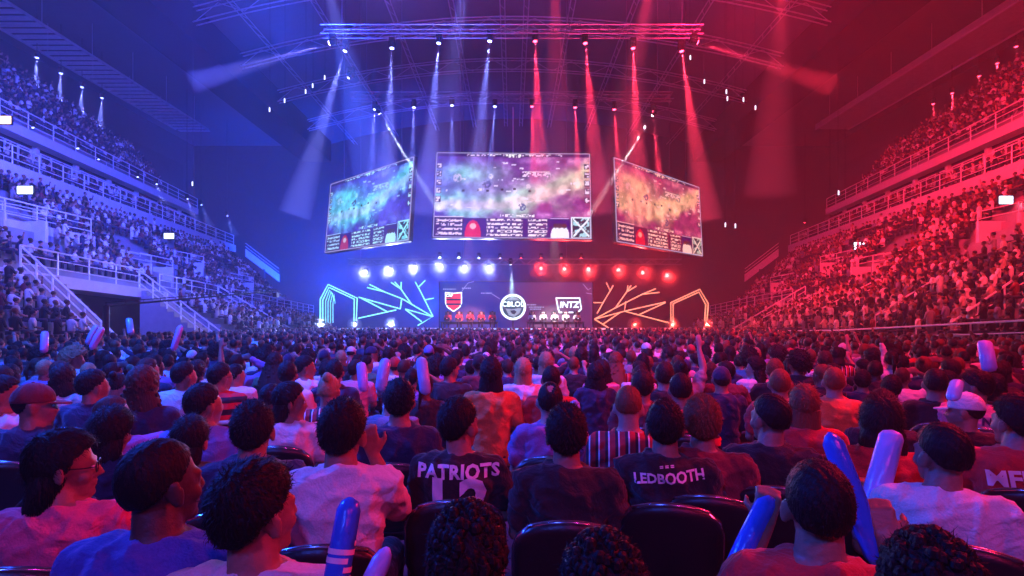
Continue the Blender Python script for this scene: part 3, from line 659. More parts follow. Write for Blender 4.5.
def moving_head(loc, aim, color, power, angle, label, group=None, es=25, lr=.13, spot=True, size=.03, blend=.6, shaft=0, ball=0, dens=.12, rod=False):
    r = empty('moving_head_light', loc); r.scale = (.8, .8, .8)
    o = link('mounting_base', HEADS['base'], r); link('yoke', HEADS['yoke'], r)
    q = (Vector(aim)-Vector(loc)).to_track_quat('-Z', 'Y'); M = Matrix.Translation((0, 0, -.24)) @ q.to_matrix().to_4x4()
    h = link('lamp_head', HEADS['body'], r, M); link('lens', lens(color, es, lr), h, Matrix.Translation((0, 0, -.22)))
    tag(r, label, 'stage light', group)
    if rod: b = MB(); b.tube([(0, 0, .17), (0, 0, (vault(Vector(loc).x)-.05-loc[2])/.8)], .025, 5); b.build('hanging_pole', M_black, r)
    if spot:
        l = Vector(loc) + Vector((0, 0, -.19)) + (Vector(aim)-Vector(loc)).normalized()*.25
        lamp('SPOT', 'beam', l, Vector(l)+Vector(aim)-Vector(loc), color, power, angle, blend, size)
        if shaft: haze_shaft(l, Vector(l)+Vector(aim)-Vector(loc), angle, shaft, dens, ' '.join(('lit haze of the ' + label.replace(' of the four', ' of four').replace(' from the outside', ' from outside').replace(' in the ', ' in ')).split()[:16]))
        if ball: haze_ball(l, ball*.5, dens*2.6, ' '.join(('bright inner haze of the ' + label).split()[:16])); haze_ball(l, ball, dens, ' '.join(('glowing haze around the ' + label).split()[:16]))
    return r
LB = (.18, .22, 1.0); LR = (1.0, .03, .08)
truss(26, 16.25, -9.5, 9.5, 'front lighting truss carrying the upper row of beam lights')
truss(34, 16.45, -10.5, 10.5, 'rear lighting truss carrying the lower row of beam lights')
up = [346, 392, 439, 490, 535, 585, 633, 681]; uy = [49, 46, 41, 39, 39, 41, 46, 49]
tg = [(-20, 60), (-3, 75), (-8, 90), (-12, 110), (4, 110), (8, 90), (3, 70), (12, 75)]
ordn = ['outermost', 'second from the outside', 'third from the outside', 'innermost']
for k, x in enumerate(up):
    p = P3(x, uy[k]-5, 26); a = P3(x+tg[k][0], uy[k]+tg[k][1], 26); p.y -= .0
    c = LB if k < 4 else LR; od = ordn[k if k < 4 else 7-k]
    moving_head(p, a, c, 22000 if k < 4 else 34000, 10, '%s of the four %s beam lights in the upper row' % (od, 'blue' if k < 4 else 'red'), 'upper row of beam lights', shaft=8.5, dens=.1)
lw = [375, 414, 452, 495, 532, 575, 614, 653]; ly = [108, 106, 104, 105, 105, 106, 108, 110]
for k, x in enumerate(lw):
    p = P3(x, ly[k]-4, 34); a = P3(x+[-4, -2, 0, -5, 1, 3, 5, 6][k], ly[k]+60, 34)
    c = LB if k < 4 else LR; od = ordn[k if k < 4 else 7-k]
    moving_head(p, a, c, 16000 if k < 4 else 26000, 8, '%s of the four %s beam lights in the lower row' % (od, 'blue' if k < 4 else 'red'), 'lower row of beam lights', shaft=5)
# two pale crossing beams and the follow light onto the emblem
moving_head(P3(378, 108, 33.4), P3(440, 210, 38.6), (.7, .85, 1), 85000, 4, 'pale narrow beam light shining past the left edge of the central screen', lr=.1, shaft=7.5, dens=.2)
moving_head(P3(654, 110, 33.4), P3(588, 215, 38.6), (1, .8, .85), 85000, 4, 'pale narrow beam light shining past the right edge of the central screen', lr=.1, shaft=9, dens=.2)
moving_head(P3(510.5, 260, 42), (ec.x, 42.9, ec.z), (.5, .9, 1), 9000, 13, 'small white follow light aimed down at the round emblem', lr=.09, es=12, shaft=2.8, dens=.2)
# side beams along the roof
moving_head(P3(333, 38, 24), P3(232, 67, 24), (.35, .3, 1), 12000, 8, 'violet beam light throwing a slanting shaft towards the blue roof girder', shaft=6.5, dens=.09)
moving_head(P3(694, 37, 24), P3(797, 70, 24), LR, 14000, 8, 'red beam light throwing a slanting shaft towards the red roof girder', shaft=6.5, dens=.09)
moving_head(P3(351, 71, 24), P3(338, 85, 24), (.6, .6, 1), 500, 9, 'small violet-white light just below the outer end of the blue upper row', es=10, lr=.08)
for s, c, n_ in ((-1, LB, 'blue'), (1, LR, 'red')):
    for k, (x, y, Y) in enumerate([(37, 55, 40), (61, 71, 42.5), (82, 85, 44.6), (102, 96, 46.8)] + ([(1024-952, 78, 43.5)] if s > 0 else [])):
        xx = x if s < 0 else 1024-x-2
        if s > 0: xx, y = [(1016, 44), (997, 61), (979, 74), (933, 102), (952, 91)][k]
        moving_head(P3(xx, y-2, Y), P3(xx+3*s, y+45, Y), c, 12000, 15, '%s of the small %s spotlights under the roof edge above the top tier' % (['nearest', 'second', 'third', 'fourth', 'fifth'][[0, 1, 2, 4, 3][k] if s > 0 else k], n_), 'spotlights above the top tiers', es=14, lr=.15, shaft=4.5, rod=True)
    pts = [(5, 118), (32, 126), (77, 147), (98, 158), (137, 176), (156, 183), (187, 198), (201, 204), (227, 215)] if s < 0 else [(1020, 122), (999, 134), (954, 157), (932, 167), (895, 184), (877, 191), (845, 205), (830, 211), (805, 222)]
    for k, (x, y) in enumerate(pts):
        rt = abs(x-512)/ (HOR-y); Y = 12.9*FPX/(HOR-y)
        Y = min(Y, 70)
        p = P3(x, y, Y)
        moving_head(p + Vector((0, 0, .25)), p + Vector((-s*1.2, 0, -3)), c, 1600, 24, '%s small %s lamp clipped along the top tier railing, counted from the camera' % (['nearest', 'second', 'third', 'fourth', 'fifth', 'sixth', 'seventh', 'eighth', 'farthest'][k], n_), 'lamps along the top tier railings', es=14, lr=.10, spot=(k > 2), shaft=0 if k < 5 else 2.5, rod=k > 5)
# big wash lamps over the stage
truss(43.0, 6.7, -13.5, 14, 'low truss over the stage with the glaring wash lamps')
BL1 = [(366, 272.5), (391, 270.5), (415, 268), (441, 266.5), (465, 267.5), (489, 268)]
BR1 = [(541, 268.5), (564, 269), (588, 269.5), (618, 270), (642, 272.5), (666, 275.5)]
nm_ = ['outermost', 'second from the outside', 'third from the outside', 'third from the middle', 'second from the middle', 'innermost']
for k, (x, y) in enumerate(BL1+BR1):
    blue = k < 6; i = k if blue else 11-k
    p = P3(x, y, 42.4); big = i < 3 or not blue or 1
    moving_head(p + Vector((0, 0, .24)), p + Vector((0, -8, -2.2)), (.3, .35, 1) if blue else (1, .03, .03), 3200 if blue else 3600, 150, '%s glaring %s wash lamp in the row over the stage' % (nm_[i], 'blue' if blue else 'red'), 'wash lamps over the stage', es=30, lr=.17, size=.1, blend=.9, ball=1.1, dens=.05)
for k, (x, y) in enumerate([(440, 257), (459, 257), (479, 257.5), (500, 258), (521, 258), (541, 258), (561, 258), (581, 258)]):
    p = P3(x, y, 43.6)
    moving_head(p + Vector((0, 0, .24)), p + Vector((0, -5, -5)), (.35, .45, 1) if k < 4 else (1, .05, .06), 200, 25, '%s little %s light in the thin row above the stage wash lamps' % (ordn[k if k < 4 else 7-k], 'blue' if k < 4 else 'red'), 'little lights above the stage', es=16, lr=.12, spot=False)
for k, (x, y) in enumerate([(323.5, 323), (356, 325), (392, 327), (633.5, 329.5), (671, 329.5), (705.5, 328.5)]):
    p = P3(x, y, 41.0); p.z = 1.42
    moving_head((p.x, 40.9, 1.16+.5), (p.x, 33, 3.2), (.35, .5, 1) if k < 3 else (1, .04, .03), 1200, 140, '%s %s floor light on the front edge of the stage' % (['outermost', 'middle', 'innermost'][k if k < 3 else 5-k], 'blue' if k < 3 else 'red'), 'floor lights on the stage edge', es=28, lr=.13, blend=.9, size=.1, ball=.6, dens=.25)
for k, (x, Y, x2) in enumerate([(-7.5, 20, -6.2), (-1.6, 20, -3.2), (1.6, 20, 2.1), (5.6, 20, 4.7), (10.5, 20, 11.5)]):
    lamp('SPOT', 'overhead_beam', (x, Y, 16.2), (x2, Y+3, 9), LB if x < 0 else LR, 11000 if x < 0 else 12000, 13, .7, .05)
    haze_shaft((x, Y, 16.2), (x2, Y+3, 9), 13, 9.5, .045, 'broad %s haze shaft entering from overhead, %s from the blue side' % ('blue' if x < 0 else 'red', ['first', 'second', 'third', 'fourth', 'fifth'][[-7.5, -1.6, 1.6, 5.6, 10.5].index(x)]))
p = P3(513, 107, 36)
b = MB(); b.tube([Vector((0, 0, 0)), P3(513, 153, 36)-p], .03, 5); o = b.build('hanging_line', mat('white_cord', (.9, .9, .95), .5, vary=.05)); o.location = p; tag(o, 'thin white vertical line hanging above the central screen', 'cable')
# glinting small fixtures beside the rig
for k, (x, y) in enumerate([(270, 110), (285, 101), (306, 92), (313, 86), (325, 78), (690, 58), (704, 82), (726, 92), (727, 99), (743, 100), (755, 108), (193, 184), (838, 193), (725, 225), (735, 226)]):
    s_ = 'blue' if x < 512 else 'red'; Y = 32
    r = empty('glint_fixture', P3(x, y, Y)); b = MB(); b.box((0, 0, 0), (.05, .05, .16)); b.build('body', M_black, r)
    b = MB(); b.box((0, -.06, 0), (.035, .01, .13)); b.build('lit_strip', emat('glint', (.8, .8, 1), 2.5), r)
    b = MB(); b.tube([(0, 0, .16), (0, 0, vault(r.location.x)-.03-r.location.z)], .008, 4); b.build('drop_wire', M_black, r)
    tag(r, 'tiny glinting fixture hanging in the dark on the %s side' % s_, 'fixture', 'tiny %s side hanging fixtures' % s_)

# ------------------------------------------------------------------ people
def voxelized(b, vox, smooth, name, wrinkle=0.0, seed=0):
    me = b.mesh('raw', []); o = bpy.data.objects.new('raw', me); COL.objects.link(o)
    m = o.modifiers.new('r', 'REMESH'); m.mode = 'VOXEL'; m.voxel_size = vox; m.use_smooth_shade = True
    s = o.modifiers.new('s', 'SMOOTH'); s.factor = .5; s.iterations = smooth
    dg = bpy.context.evaluated_depsgraph_get(); out = bpy.data.meshes.new_from_object(o.evaluated_get(dg))
    bpy.data.objects.remove(o); bpy.data.meshes.remove(me); out.name = name
    if wrinkle:
        n = len(out.vertices); co = np.empty(n*3); out.vertices.foreach_get('co', co); co = co.reshape(-1, 3)
        no = np.empty(n*3); out.vertex_normals.foreach_get('vector', no); no = no.reshape(-1, 3)
        r = np.random.RandomState(seed); w = np.zeros(n)
        for k in range(9):
            d = r.normal(size=3)*np.array([.5, .5, 1.1]); d /= np.linalg.norm(d); f = r.uniform(18, 55)
            ph = co @ d*f + 1.7*np.sin(co @ r.normal(size=3)*7 + r.uniform(0, 6)) + r.uniform(0, 6)
            w += (1-np.abs(np.sin(ph)))**2.2 * (np.sin(co @ r.normal(size=3)*6 + k) * .5+.5) * 20/f
        co += no*(w*wrinkle-wrinkle*.22)[:, None]; out.vertices.foreach_set('co', co.reshape(-1)); out.update()
    return out

HC = Vector((0, .03, 1.168))
def headM(yaw=0, pitch=0, roll=0):
    return Matrix.Translation(HC) @ Euler((R(pitch), R(roll), R(yaw)), 'ZXY' if 0 else 'XYZ').to_matrix().to_4x4() @ Matrix.Diagonal((1.03, 1.08, 1.20, 1))
def add_head(b, M):
    def e(c, r, nu=16, nv=12, rot=None):
        T = M.to_3x3() if rot is None else M.to_3x3() @ rot
        b.ell(M @ Vector(c), r, nu, nv, T)
    def c(p0, p1, r0, r1): b.cap(M @ Vector(p0), M @ Vector(p1), r0, r1)
    e((0, -.014, .034), (.075, .094, .086), 24, 16); e((0, .028, .0), (.063, .062, .085), 20, 14)
    e((0, .030, -.052), (.052, .055, .052)); e((0, .066, -.083), (.024, .024, .021))
    c((-.034, .078, .026), (.034, .078, .026), .013, .013); c((0, .086, .022), (0, .105, -.020), .007, .013)
    for s in (-1, 1):
        e((s*.036, .058, -.022), (.026, .026, .024)); e((s*.030, .079, .006), (.0125, .010, .008))
        e((s*.085, -.008, .000), (.010, .022, .035), 12, 10, Euler((R(10), 0, R(s*-28))).to_matrix()); c((s*.012, .098, -.024), (s*.013, .094, -.026), .008, .008)
    e((0, .086, -.046), (.024, .010, .006)); e((0, .084, -.057), (.020, .010, .007))
    b.cap(M @ Vector((0, -.02, -.03)), Vector((0, -.005, 1.03)), .060, .068, 16)
def hand(b, wrist, d, up, s, curl=.5, grip=False):
    "palm, four fingers and a thumb that leaves the side of the palm; d points along the hand, up is the back of the hand"
    d = Vector(d).normalized(); up = Vector(up); side = d.cross(up).normalized()*s; up = side.cross(d).normalized()*s
    w = Vector(wrist)
    for k in (-1, -.33, .33, 1): b.cap(w+d*.01+side*k*.014, w+d*.085+side*k*.030, .016, .0125, 8, 3)
    for k, L in ((-1, .062), (-.33, .074), (.33, .080), (1, .070)):
        p = w+d*.085+side*k*.031; c_ = 1.5*curl if not grip else 1.5
        q = p+(d*math.cos(c_*.5)-up*math.sin(c_*.5))*L*.5; t = q+(d*math.cos(c_*1.2)-up*math.sin(c_*1.2))*L*.32; u = t+(d*math.cos(c_*1.9)-up*math.sin(c_*1.9))*L*.26
        b.cap(p, q, .0105, .010, 8, 3); b.cap(q, t, .010, .009, 8, 3); b.cap(t, u, .009, .008, 8, 3)
    p = w+d*.025+side*.032; q = p+(side*.7+d*.7-up*.25).normalized()*.042; t = q+(d*.8+side*.15-up*(.5 if not grip else 1.2)).normalized()*.034
    b.cap(p, q, .014, .012, 8, 3); b.cap(q, t, .012, .009, 8, 3)
TORSO = [((0, .01, .42), .160, .115), ((0, 0, .50), .168, .122), ((0, -.01, .60), .150, .108), ((0, -.015, .72), .150, .106), ((0, -.01, .84), .168, .113), ((0, -.01, .92), .182, .112), ((0, -.01, .975), .180, .098), ((0, -.008, 1.012), .145, .082), ((0, -.004, 1.045), .090, .068)]
def lap(s): return [(s*.178, -.005, .962), (s*.235, .02, .72), (s*.13, .25, .62)], (-s*.15, .9, -.15), (0, .1, 1), .4, False
ARMS = {
 'lap': lap,
 'fold': lambda s: ([(s*.178, -.005, .962), (s*.25, .09, .74), (-s*.02, .24, .78 + .02*s)], (-s*1, .1, .1), (0, 1, .2), .3, False),
 'chin': lambda s: ([(s*.178, -.005, .962), (s*.22, .17, .80), (s*.10, .17, 1.05)], (-s*.25, .05, 1), (0, -1, .2), .7, False),
 'phone': lambda s: ([(s*.178, -.005, .962), (s*.25, .20, .92), (s*.14, .32, 1.13)], (-s*.1, .2, 1), (s*.2, -1, .2), .8, True),
 'point': lambda s: ([(s*.178, -.005, .962), (s*.40, .14, .98), (s*.62, .27, 1.05)], (s*.9, .4, .15), (0, 0, 1), .15, False),
 'grip': lambda s: ([(s*.178, -.005, .962), (s*.27, .10, .76), (s*.23, .26, .92)], (-s*.3, .5, .5), (s*1, 0, .3), .9, True),
 'hold': lambda s: ([(s*.178, -.005, .962), (s*.27, .0, .80), (s*(.19 if s > 0 else .13), .14, 1.07)], (-s*.1, .3, .9), (0, -1, .3), .9, True),
 'side': lambda s: ([(s*.178, -.005, .962), (s*.28, .0, .74), (s*.26, .16, .90)], (-s*.1, .5, .8), (0, -1, .3), .9, True),
 'head': lambda s: ([(s*.178, -.005, .962), (s*.40, .05, 1.10), (s*.17, .02, 1.26)], (-s*.9, -.1, .3), (0, -1, .3), .5, False),
 'up': lambda s: ([(s*.178, -.005, .962), (s*.28, .08, 1.22), (s*.24, .14, 1.46)], (0, .1, 1), (0, -1, 0), .2, False),
}
POSES = {  # right arm (+x), left arm, head yaw, pitch, roll
 'ahead': ('lap', 'lap', 0, 6, 0), 'right': ('lap', 'lap', -40, 4, 2), 'left': ('lap', 'fold', 40, 4, -2), 'up': ('fold', 'fold', 5, 14, 3),
 'tilt': ('fold', 'lap', -12, 0, 9), 'profile_right': ('lap', 'lap', -72, 0, 0), 'profile_left': ('fold', 'lap', 70, 0, 0),
 'phone': ('phone', 'lap', -8, 2, 4), 'point': ('point', 'lap', -55, 2, 6), 'grip': ('grip', 'grip', 8, 8, -2), 'chin': ('chin', 'lap', -10, 6, 5), 'hold': ('hold', 'hold', 8, 8, -2), 'side': ('lap', 'side', 34, 4, -3),
 'head': ('head', 'lap', -22, 4, 3), 'cheer': ('up', 'lap', 3, 10, 0), 'down': ('fold', 'fold', -4, -16, 0),
}
PMESH = {}
def person_meshes(pose, lod=0):
    if (pose, lod) in PMESH: return PMESH[(pose, lod)]
    key = (pose, lod); VX = (.0085, .013, .022) if lod == 0 else (.019, .020, .034)
    ra, la, yaw, pit, rol = POSES[pose]; HM = headM(yaw, pit, rol); d = {'M': HM}
    b = MB(); b.loft([(c, rx*.94, ry) for c, rx, ry in TORSO], 24); add_head(b, HM)
    b.cap((-.145, -.01, .968), (.145, -.01, .968), .062, .062)
    arms = []
    for s, nm in ((1, ra), (-1, la)):
        (p, e, w), hd, up, cu, gr = ARMS[nm](s); arms.append((p, e, w)); p, e, w = map(Vector, (p, e, w))
        b.cap(p, e, .056, .042); b.cap(e, e.lerp(w, .35), .044, .044); b.cap(e.lerp(w, .3), w, .044, .027); hand(b, w, hd, up, s, cu, gr)
        b.cap((s*.09, .03, .50), (s*.13, .45, .50), .088, .062); b.cap((s*.13, .45, .49), (s*.13, .44, .11), .058, .038); b.cap((s*.13, .42, .05), (s*.145, .60, .04), .04, .032)
    d['body'] = voxelized(b, VX[0], 2 if lod == 0 else 1, 'body')
    for long_ in (0, 1):
        b = MB(); b.loft([(c, rx*.94+.018, ry+.018) for c, rx, ry in TORSO[:-1]] + [((0, -.004, 1.032), .108, .084), ((0, -.002, 1.045), .088, .076)], 28)
        b.cap((-.15, -.01, .966), (.15, -.01, .966), .073, .073)
        for p, e, w in arms:
            p, e, w = map(Vector, (p, e, w))
            if long_: b.cap(p, e, .072, .056); b.cap(e, e.lerp(w, .93), .056, .038)
            else: b.cap(p, p.lerp(e, .68), .073, .066)
        d['shirt%d' % long_] = voxelized(b, VX[1], 4 if lod == 0 else 2, 'shirt', .015, len(PMESH)*2+long_)
    b = MB(); b.loft([((0, .01, .405), .172, .13), ((0, 0, .50), .182, .136), ((0, 0, .585), .166, .122)], 24)
    for s in (-1, 1): b.cap((s*.09, .03, .50), (s*.13, .45, .50), .101, .078); b.cap((s*.13, .45, .49), (s*.13, .44, .14), .075, .06)
    d['trousers'] = voxelized(b, VX[2], 2, 'trousers', .004, 5)
    b = MB()
    for s in (-1, 1):
        for pz in (0,): b.ell(HM @ Vector((s*.030, .0815, .0065)), (.010, .0095, .0072), 10, 8, HM.to_3x3())
    d['eyes'] = b.mesh('eyes', [], True)
    PMESH[key] = d; return d

def strand(b, p, dirs, L, w):
    "thin lock of hair that starts at p and bends through dirs"
    pts = [Vector(p)]
    for d in dirs: pts.append(pts[-1] + d.normalized()*L/len(dirs))
    n = len(b.v); N = len(pts)
    sd = dirs[0].cross(Vector(p)); sd = sd.normalized() if sd.length > 1e-6 else Vector((1, 0, 0))
    for i, q in enumerate(pts):
        ww = w*(1-.85*i/(N-1)); b.v += [tuple(q+sd*ww), tuple(q-sd*ww)]
    for i in range(N-1): b.f.append((n+2*i, n+2*i+1, n+2*i+3, n+2*i+2)); b.mi.append(b.m)
def hair_mesh(style, lod=0):
    r = random.Random(sum(map(ord, style))); b = MB(); WK = 1 if lod == 0 else 2.2
    SK = Vector((0, -.014, .034)); RX, RY, RZ = .075, .094, .086
    P = {'short': (.011, .42, -.84, .9, 1500, .016), 'crop': (.006, .46, -.76, .25, 1300, .007), 'fade': (.008, .45, -.55, .1, 1300, .008), 'thick': (.015, .40, -.80, .3, 2400, .018),
         'bob': (.016, .40, -1.3, -1.2, 2200, .03), 'long': (.013, .40, -1.3, -1.2, 1500, .03), 'curly_long': (.022, .42, -1.3, -1.2, 900, .03), 'bun': (.009, .44, -.80, .3, 1300, .02),
         'afro': (.060, .30, -.70, -.2, 3000, .035), 'curls': (.015, .34, -.80, -.1, 2200, .02), 'bald_spot': (.006, .5, -.70, .35, 1100, .010), 'ponytail': (.009, .44, -.80, .3, 1300, .02)}[style]
    th, front, back, side, ns, sl = P
    AZ = [0, 50, 72, 88, 104, 122, 150, 180]
    ZL = [back, back+.03, -.52, -.22, -.16, .12, front, front] if back > -1 else [-1.3, -1.3, -1.3, -1.1, -.5, .1, front, front]
    if style == 'fade': ZL = [back-.1, back-.08, -.42, -.16, -.06, .2, front, front]
    def inside(v): return v.z + .035*math.sin(v.x*31+v.y*9)*math.sin(v.y*27) - float(np.interp(math.degrees(math.atan2(abs(v.x), -v.y)), AZ, ZL))
    CR = Vector((0, -.5, .86))
    def fn(v):
        g = inside(v); k = min(1, max(0, g/.16+.3)); n = .5+.5*math.sin(v.x*17+v.y*11)*math.sin(v.z*13+v.x*5)
        t = th*(1+.35*n)*(1 + .25*max(0, v.z)) if style != 'afro' else th*(.85+.25*n)
        if style == 'bald_spot' and v.dot(CR) > .93: t = -.003
        s = (1+t/.08)*k + .84*(1-k); return v*s
    M = Matrix.Diagonal((1, 1, 1))
    ns = ns if lod == 0 else ns//6
    b.ell(SK, (RX, RY, RZ), 44 if lod == 0 else 26, 30 if lod == 0 else 18, None, fn)
    if back <= -1:      # falls over the neck
        rings = []
        for i in range(9):
            t = i/8; z = .0-t*(.13 if style == 'bob' else .34 if style == 'long' else .36)
            wx = (.088+.012*math.sin(t*3)) if style == 'bob' else (.088+.02*t-.035*t**4) if style == 'long' else (.098+.055*math.sin(t*2.6))
            yy = -.045-.03*t if style == 'bob' else -.05-.055*t
            rings.append(((0, yy, z), wx, (.062-.012*t if style != 'curly_long' else .075-.01*t)*(1-.4*(i == 8))))
        b.loft(rings[::-1], 28, 2.2)
    if style == 'bun': b.ell(SK+Vector((0, -.095, .065)), (.038, .034, .036), 16, 12)
    if style == 'ponytail': b.cap(SK+Vector((0, -.10, .04)), SK+Vector((0, -.15, -.05)), .022, .026); b.cap(SK+Vector((0, -.15, -.05)), SK+Vector((0, -.14, -.20)), .026, .010)
    c0 = Vector((0, -.55, .83))
    k = 0
    while k < ns:
        v = Vector((r.gauss(0, 1), r.gauss(0, 1), r.gauss(0, 1))).normalized()
        if inside(v) < .04 or (style == 'bald_spot' and v.dot(CR) > .92): continue
        k += 1; p = fn(v); p = SK+Vector((p.x*RX, p.y*RY, p.z*RZ))*.995
        flow = (v-c0*v.dot(c0)); flow = (flow - v*flow.dot(v)); flow = flow.normalized() if flow.length > .01 else Vector((0, 1, 0))
        j = Vector((r.gauss(0, .3), r.gauss(0, .3), r.gauss(0, .3)))
        if style in ('afro', 'curly_long', 'curls'): j *= 2.4
        lift = .55 if style in ('short', 'thick', 'crop', 'fade') else .25 if style != 'afro' else 1.3
        strand(b, p, [flow+v*lift+j, flow+v*(lift*.2)+j*1.4, flow-v*.15+j], sl*r.uniform(.7, 1.5), (.0016 if sl > .01 else .0011)*WK)
    if back <= -1:
        for k in range(1500 if lod == 0 else 220):
            a = r.uniform(0, 2*PI); t = r.uniform(0, .95); i = t*8
            q = rings[int(i)]; p = Vector((q[0][0]+math.cos(a)*q[1]*1.0, q[0][1]+math.sin(a)*q[2]*1.0, q[0][2]-(i-int(i))*(.045 if style != 'bob' else .016)))
            o_ = Vector((math.cos(a), math.sin(a), 0)); j = Vector((r.gauss(0, .2), r.gauss(0, .2), 0)) * (5 if style == 'curly_long' else 1)
            strand(b, p, [Vector((0, 0, -1))+o_*.25+j, Vector((0, 0, -1))+o_*.05-j, Vector((0, 0, -1))-o_*.1+j], .05 if style != 'curly_long' else .04, .002*WK)
    if style in ('afro', 'curly_long', 'curls'):
        for k in range(420 if lod == 0 else 90):
            if style != 'curly_long':
                v = Vector((r.gauss(0, 1), r.gauss(0, 1), r.gauss(0, 1))).normalized()
                if inside(v) < .0: continue
                p = fn(v); p = SK+Vector((p.x*RX, p.y*RY, p.z*RZ))
            else:
                a = r.uniform(0, 2*PI); q = rings[r.randint(0, 8)]; p = Vector((math.cos(a)*q[1], q[0][1]+math.sin(a)*q[2], q[0][2]+r.uniform(-.02, .02)))
            R_ = r.uniform(.008, .016); b.ell(p, (R_, R_, R_), 6, 4)
    return b.mesh('hair_'+style, [], False)
HM_ = {}
def hairm(style, lod=0):
    if (style, lod) not in HM_: HM_[(style, lod)] = hair_mesh(style, lod)
    return HM_[(style, lod)]
def cap_mesh():
    b = MB(); SK = Vector((0, -.014, .040))
    b.ell(SK, (.086, .106, .094), 36, 24, None, lambda v: v if v.z > -.10 else Vector((v.x, v.y, -.10+(v.z+.10)*.05)))
    pts = []
    for i in range(13):
        t = PI*i/12; pts.append((math.cos(t)*.078, .075+math.sin(t)*.095, .028-.012*math.sin(t)))
    n = len(b.v); N = len(pts)
    b.add(pts + [(x*.99, y, z-.006) for x, y, z in pts], [tuple(range(N)), tuple(range(2*N-1, N-1, -1))] + [(i, N+i, N+i+1, i+1) for i in range(N-1)])
    b.ell(SK+Vector((0, 0, .094)), (.009, .009, .006), 8, 5)
    return b.mesh('cap', [], True)
CAPM = cap_mesh()
def glasses_mesh():
    b = MB()
    for s in (-1, 1):
        b.tube([(s*.031+math.cos(t)*.024, .097, .006+math.sin(t)*.018) for t in np.linspace(0, 2*PI, 17)], .0022, 5)
        b.tube([(s*.055, .095, .010), (s*.076, .06, .012), (s*.082, -.005, .016)], .0022, 5)
    b.tube([(-.008, .099, .01), (.008, .099, .01)], .0022, 5); return b.mesh('glasses', [])
GLM = glasses_mesh()
SKIN = {'fair': (.48, .30, .23), 'tan': (.34, .19, .13), 'brown': (.20, .105, .07), 'dark': (.09, .05, .035)}
HAIRC = {'black': (.008, .007, .008), 'dark brown': (.025, .014, .010), 'brown': (.07, .035, .02), 'reddish': (.22, .07, .03), 'blond': (.45, .30, .15), 'grey': (.30, .30, .32)}
CLOTH = {'white': (.80, .80, .80), 'black': (.012, .012, .014), 'navy': (.015, .025, .08), 'grey': (.28, .28, .30), 'light blue': (.16, .28, .75), 'blue': (.04, .10, .50), 'hot pink': (.85, .12, .25), 'red': (.60, .03, .03), 'orange': (.75, .20, .05), 'maroon': (.18, .02, .03), 'pink': (.75, .30, .38), 'blue grey': (.22, .28, .40), 'purple': (.30, .18, .50), 'beige': (.55, .48, .38), 'green': (.06, .20, .10), 'yellow': (.7, .55, .1)}
def tinted(name, col, **kw):
    "one material for all skins, hairs or cloths: its colour is the object's own colour"
    m = mat(name, col, **kw); nt = m.node_tree; b = nt.nodes['Principled BSDF']
    oi = nt.nodes.new('ShaderNodeObjectInfo'); n = nt.nodes['Noise Texture']; mx = nt.nodes.new('ShaderNodeMix'); mx.data_type = 'RGBA'; mx.blend_type = 'MULTIPLY'; mx.inputs['Factor'].default_value = .35
    for l in list(b.inputs['Base Color'].links): nt.links.remove(l)
    nt.links.new(oi.outputs['Color'], mx.inputs['A']); nt.links.new(n.outputs['Fac'], mx.inputs['B']); nt.links.new(mx.outputs['Result'], b.inputs['Base Color']); return m
TM = {'skin': tinted('skin', (.5, .3, .2), rough=.5, bump=.15, bscale=60), 'hair': tinted('hair_fibre', (.02, .02, .02), rough=.6, spec=.25, bump=.4, bscale=90, stretch=(1, 1, .3)), 'cloth': tinted('woven_cloth', (.5, .5, .5), rough=.85, bump=.25, bscale=120, sheen=.15)}
_nt = TM['cloth'].node_tree; _b1 = _nt.nodes['Bump']; _tc = _nt.nodes['Texture Coordinate']
_n2 = _nt.nodes.new('ShaderNodeTexNoise'); _n2.inputs['Scale'].default_value = 7; _n2.inputs['Detail'].default_value = 2; _n2.inputs['Distortion'].default_value = 1.6
_b2 = _nt.nodes.new('ShaderNodeBump'); _b2.inputs['Strength'].default_value = .4; _b2.inputs['Distance'].default_value = .05
_nt.links.new(_tc.outputs['Object'], _n2.inputs['Vector']); _nt.links.new(_n2.outputs['Fac'], _b2.inputs['Height']); _nt.links.new(_b2.outputs['Normal'], _b1.inputs['Normal'])
def skinm(n): return ('skin', SKIN[n])
def hairmat(n): return ('hair', HAIRC[n])
def clothm(n): return ('cloth', CLOTH[n])
def stripem():
    if 'stripes' in MATS: return MATS['stripes']
    m = mat('stripes', (.6, .05, .06), .8); nt = m.node_tree; tc = nt.nodes.new('ShaderNodeTexCoord'); s = nt.nodes.new('ShaderNodeSeparateXYZ'); nt.links.new(tc.outputs['Object'], s.inputs[0])
    q = nt.nodes.new('ShaderNodeMath'); q.operation = 'MULTIPLY'; q.inputs[1].default_value = 17; nt.links.new(s.outputs[0], q.inputs[0])
    f = nt.nodes.new('ShaderNodeMath'); f.operation = 'FRACT'; nt.links.new(q.outputs[0], f.inputs[0])
    c = nt.nodes.new('ShaderNodeValToRGB'); c.color_ramp.interpolation = 'CONSTANT'; e = c.color_ramp.elements; e[0].color = (.45, .02, .03, 1); e[1].position = .55; e[1].color = (.03, .02, .03, 1); x = e.new(.85); x.color = (.85, .85, .85, 1)
    nt.links.new(f.outputs[0], c.inputs[0]); nt.links.new(c.outputs[0], nt.nodes['Principled BSDF'].inputs['Base Color']); return m
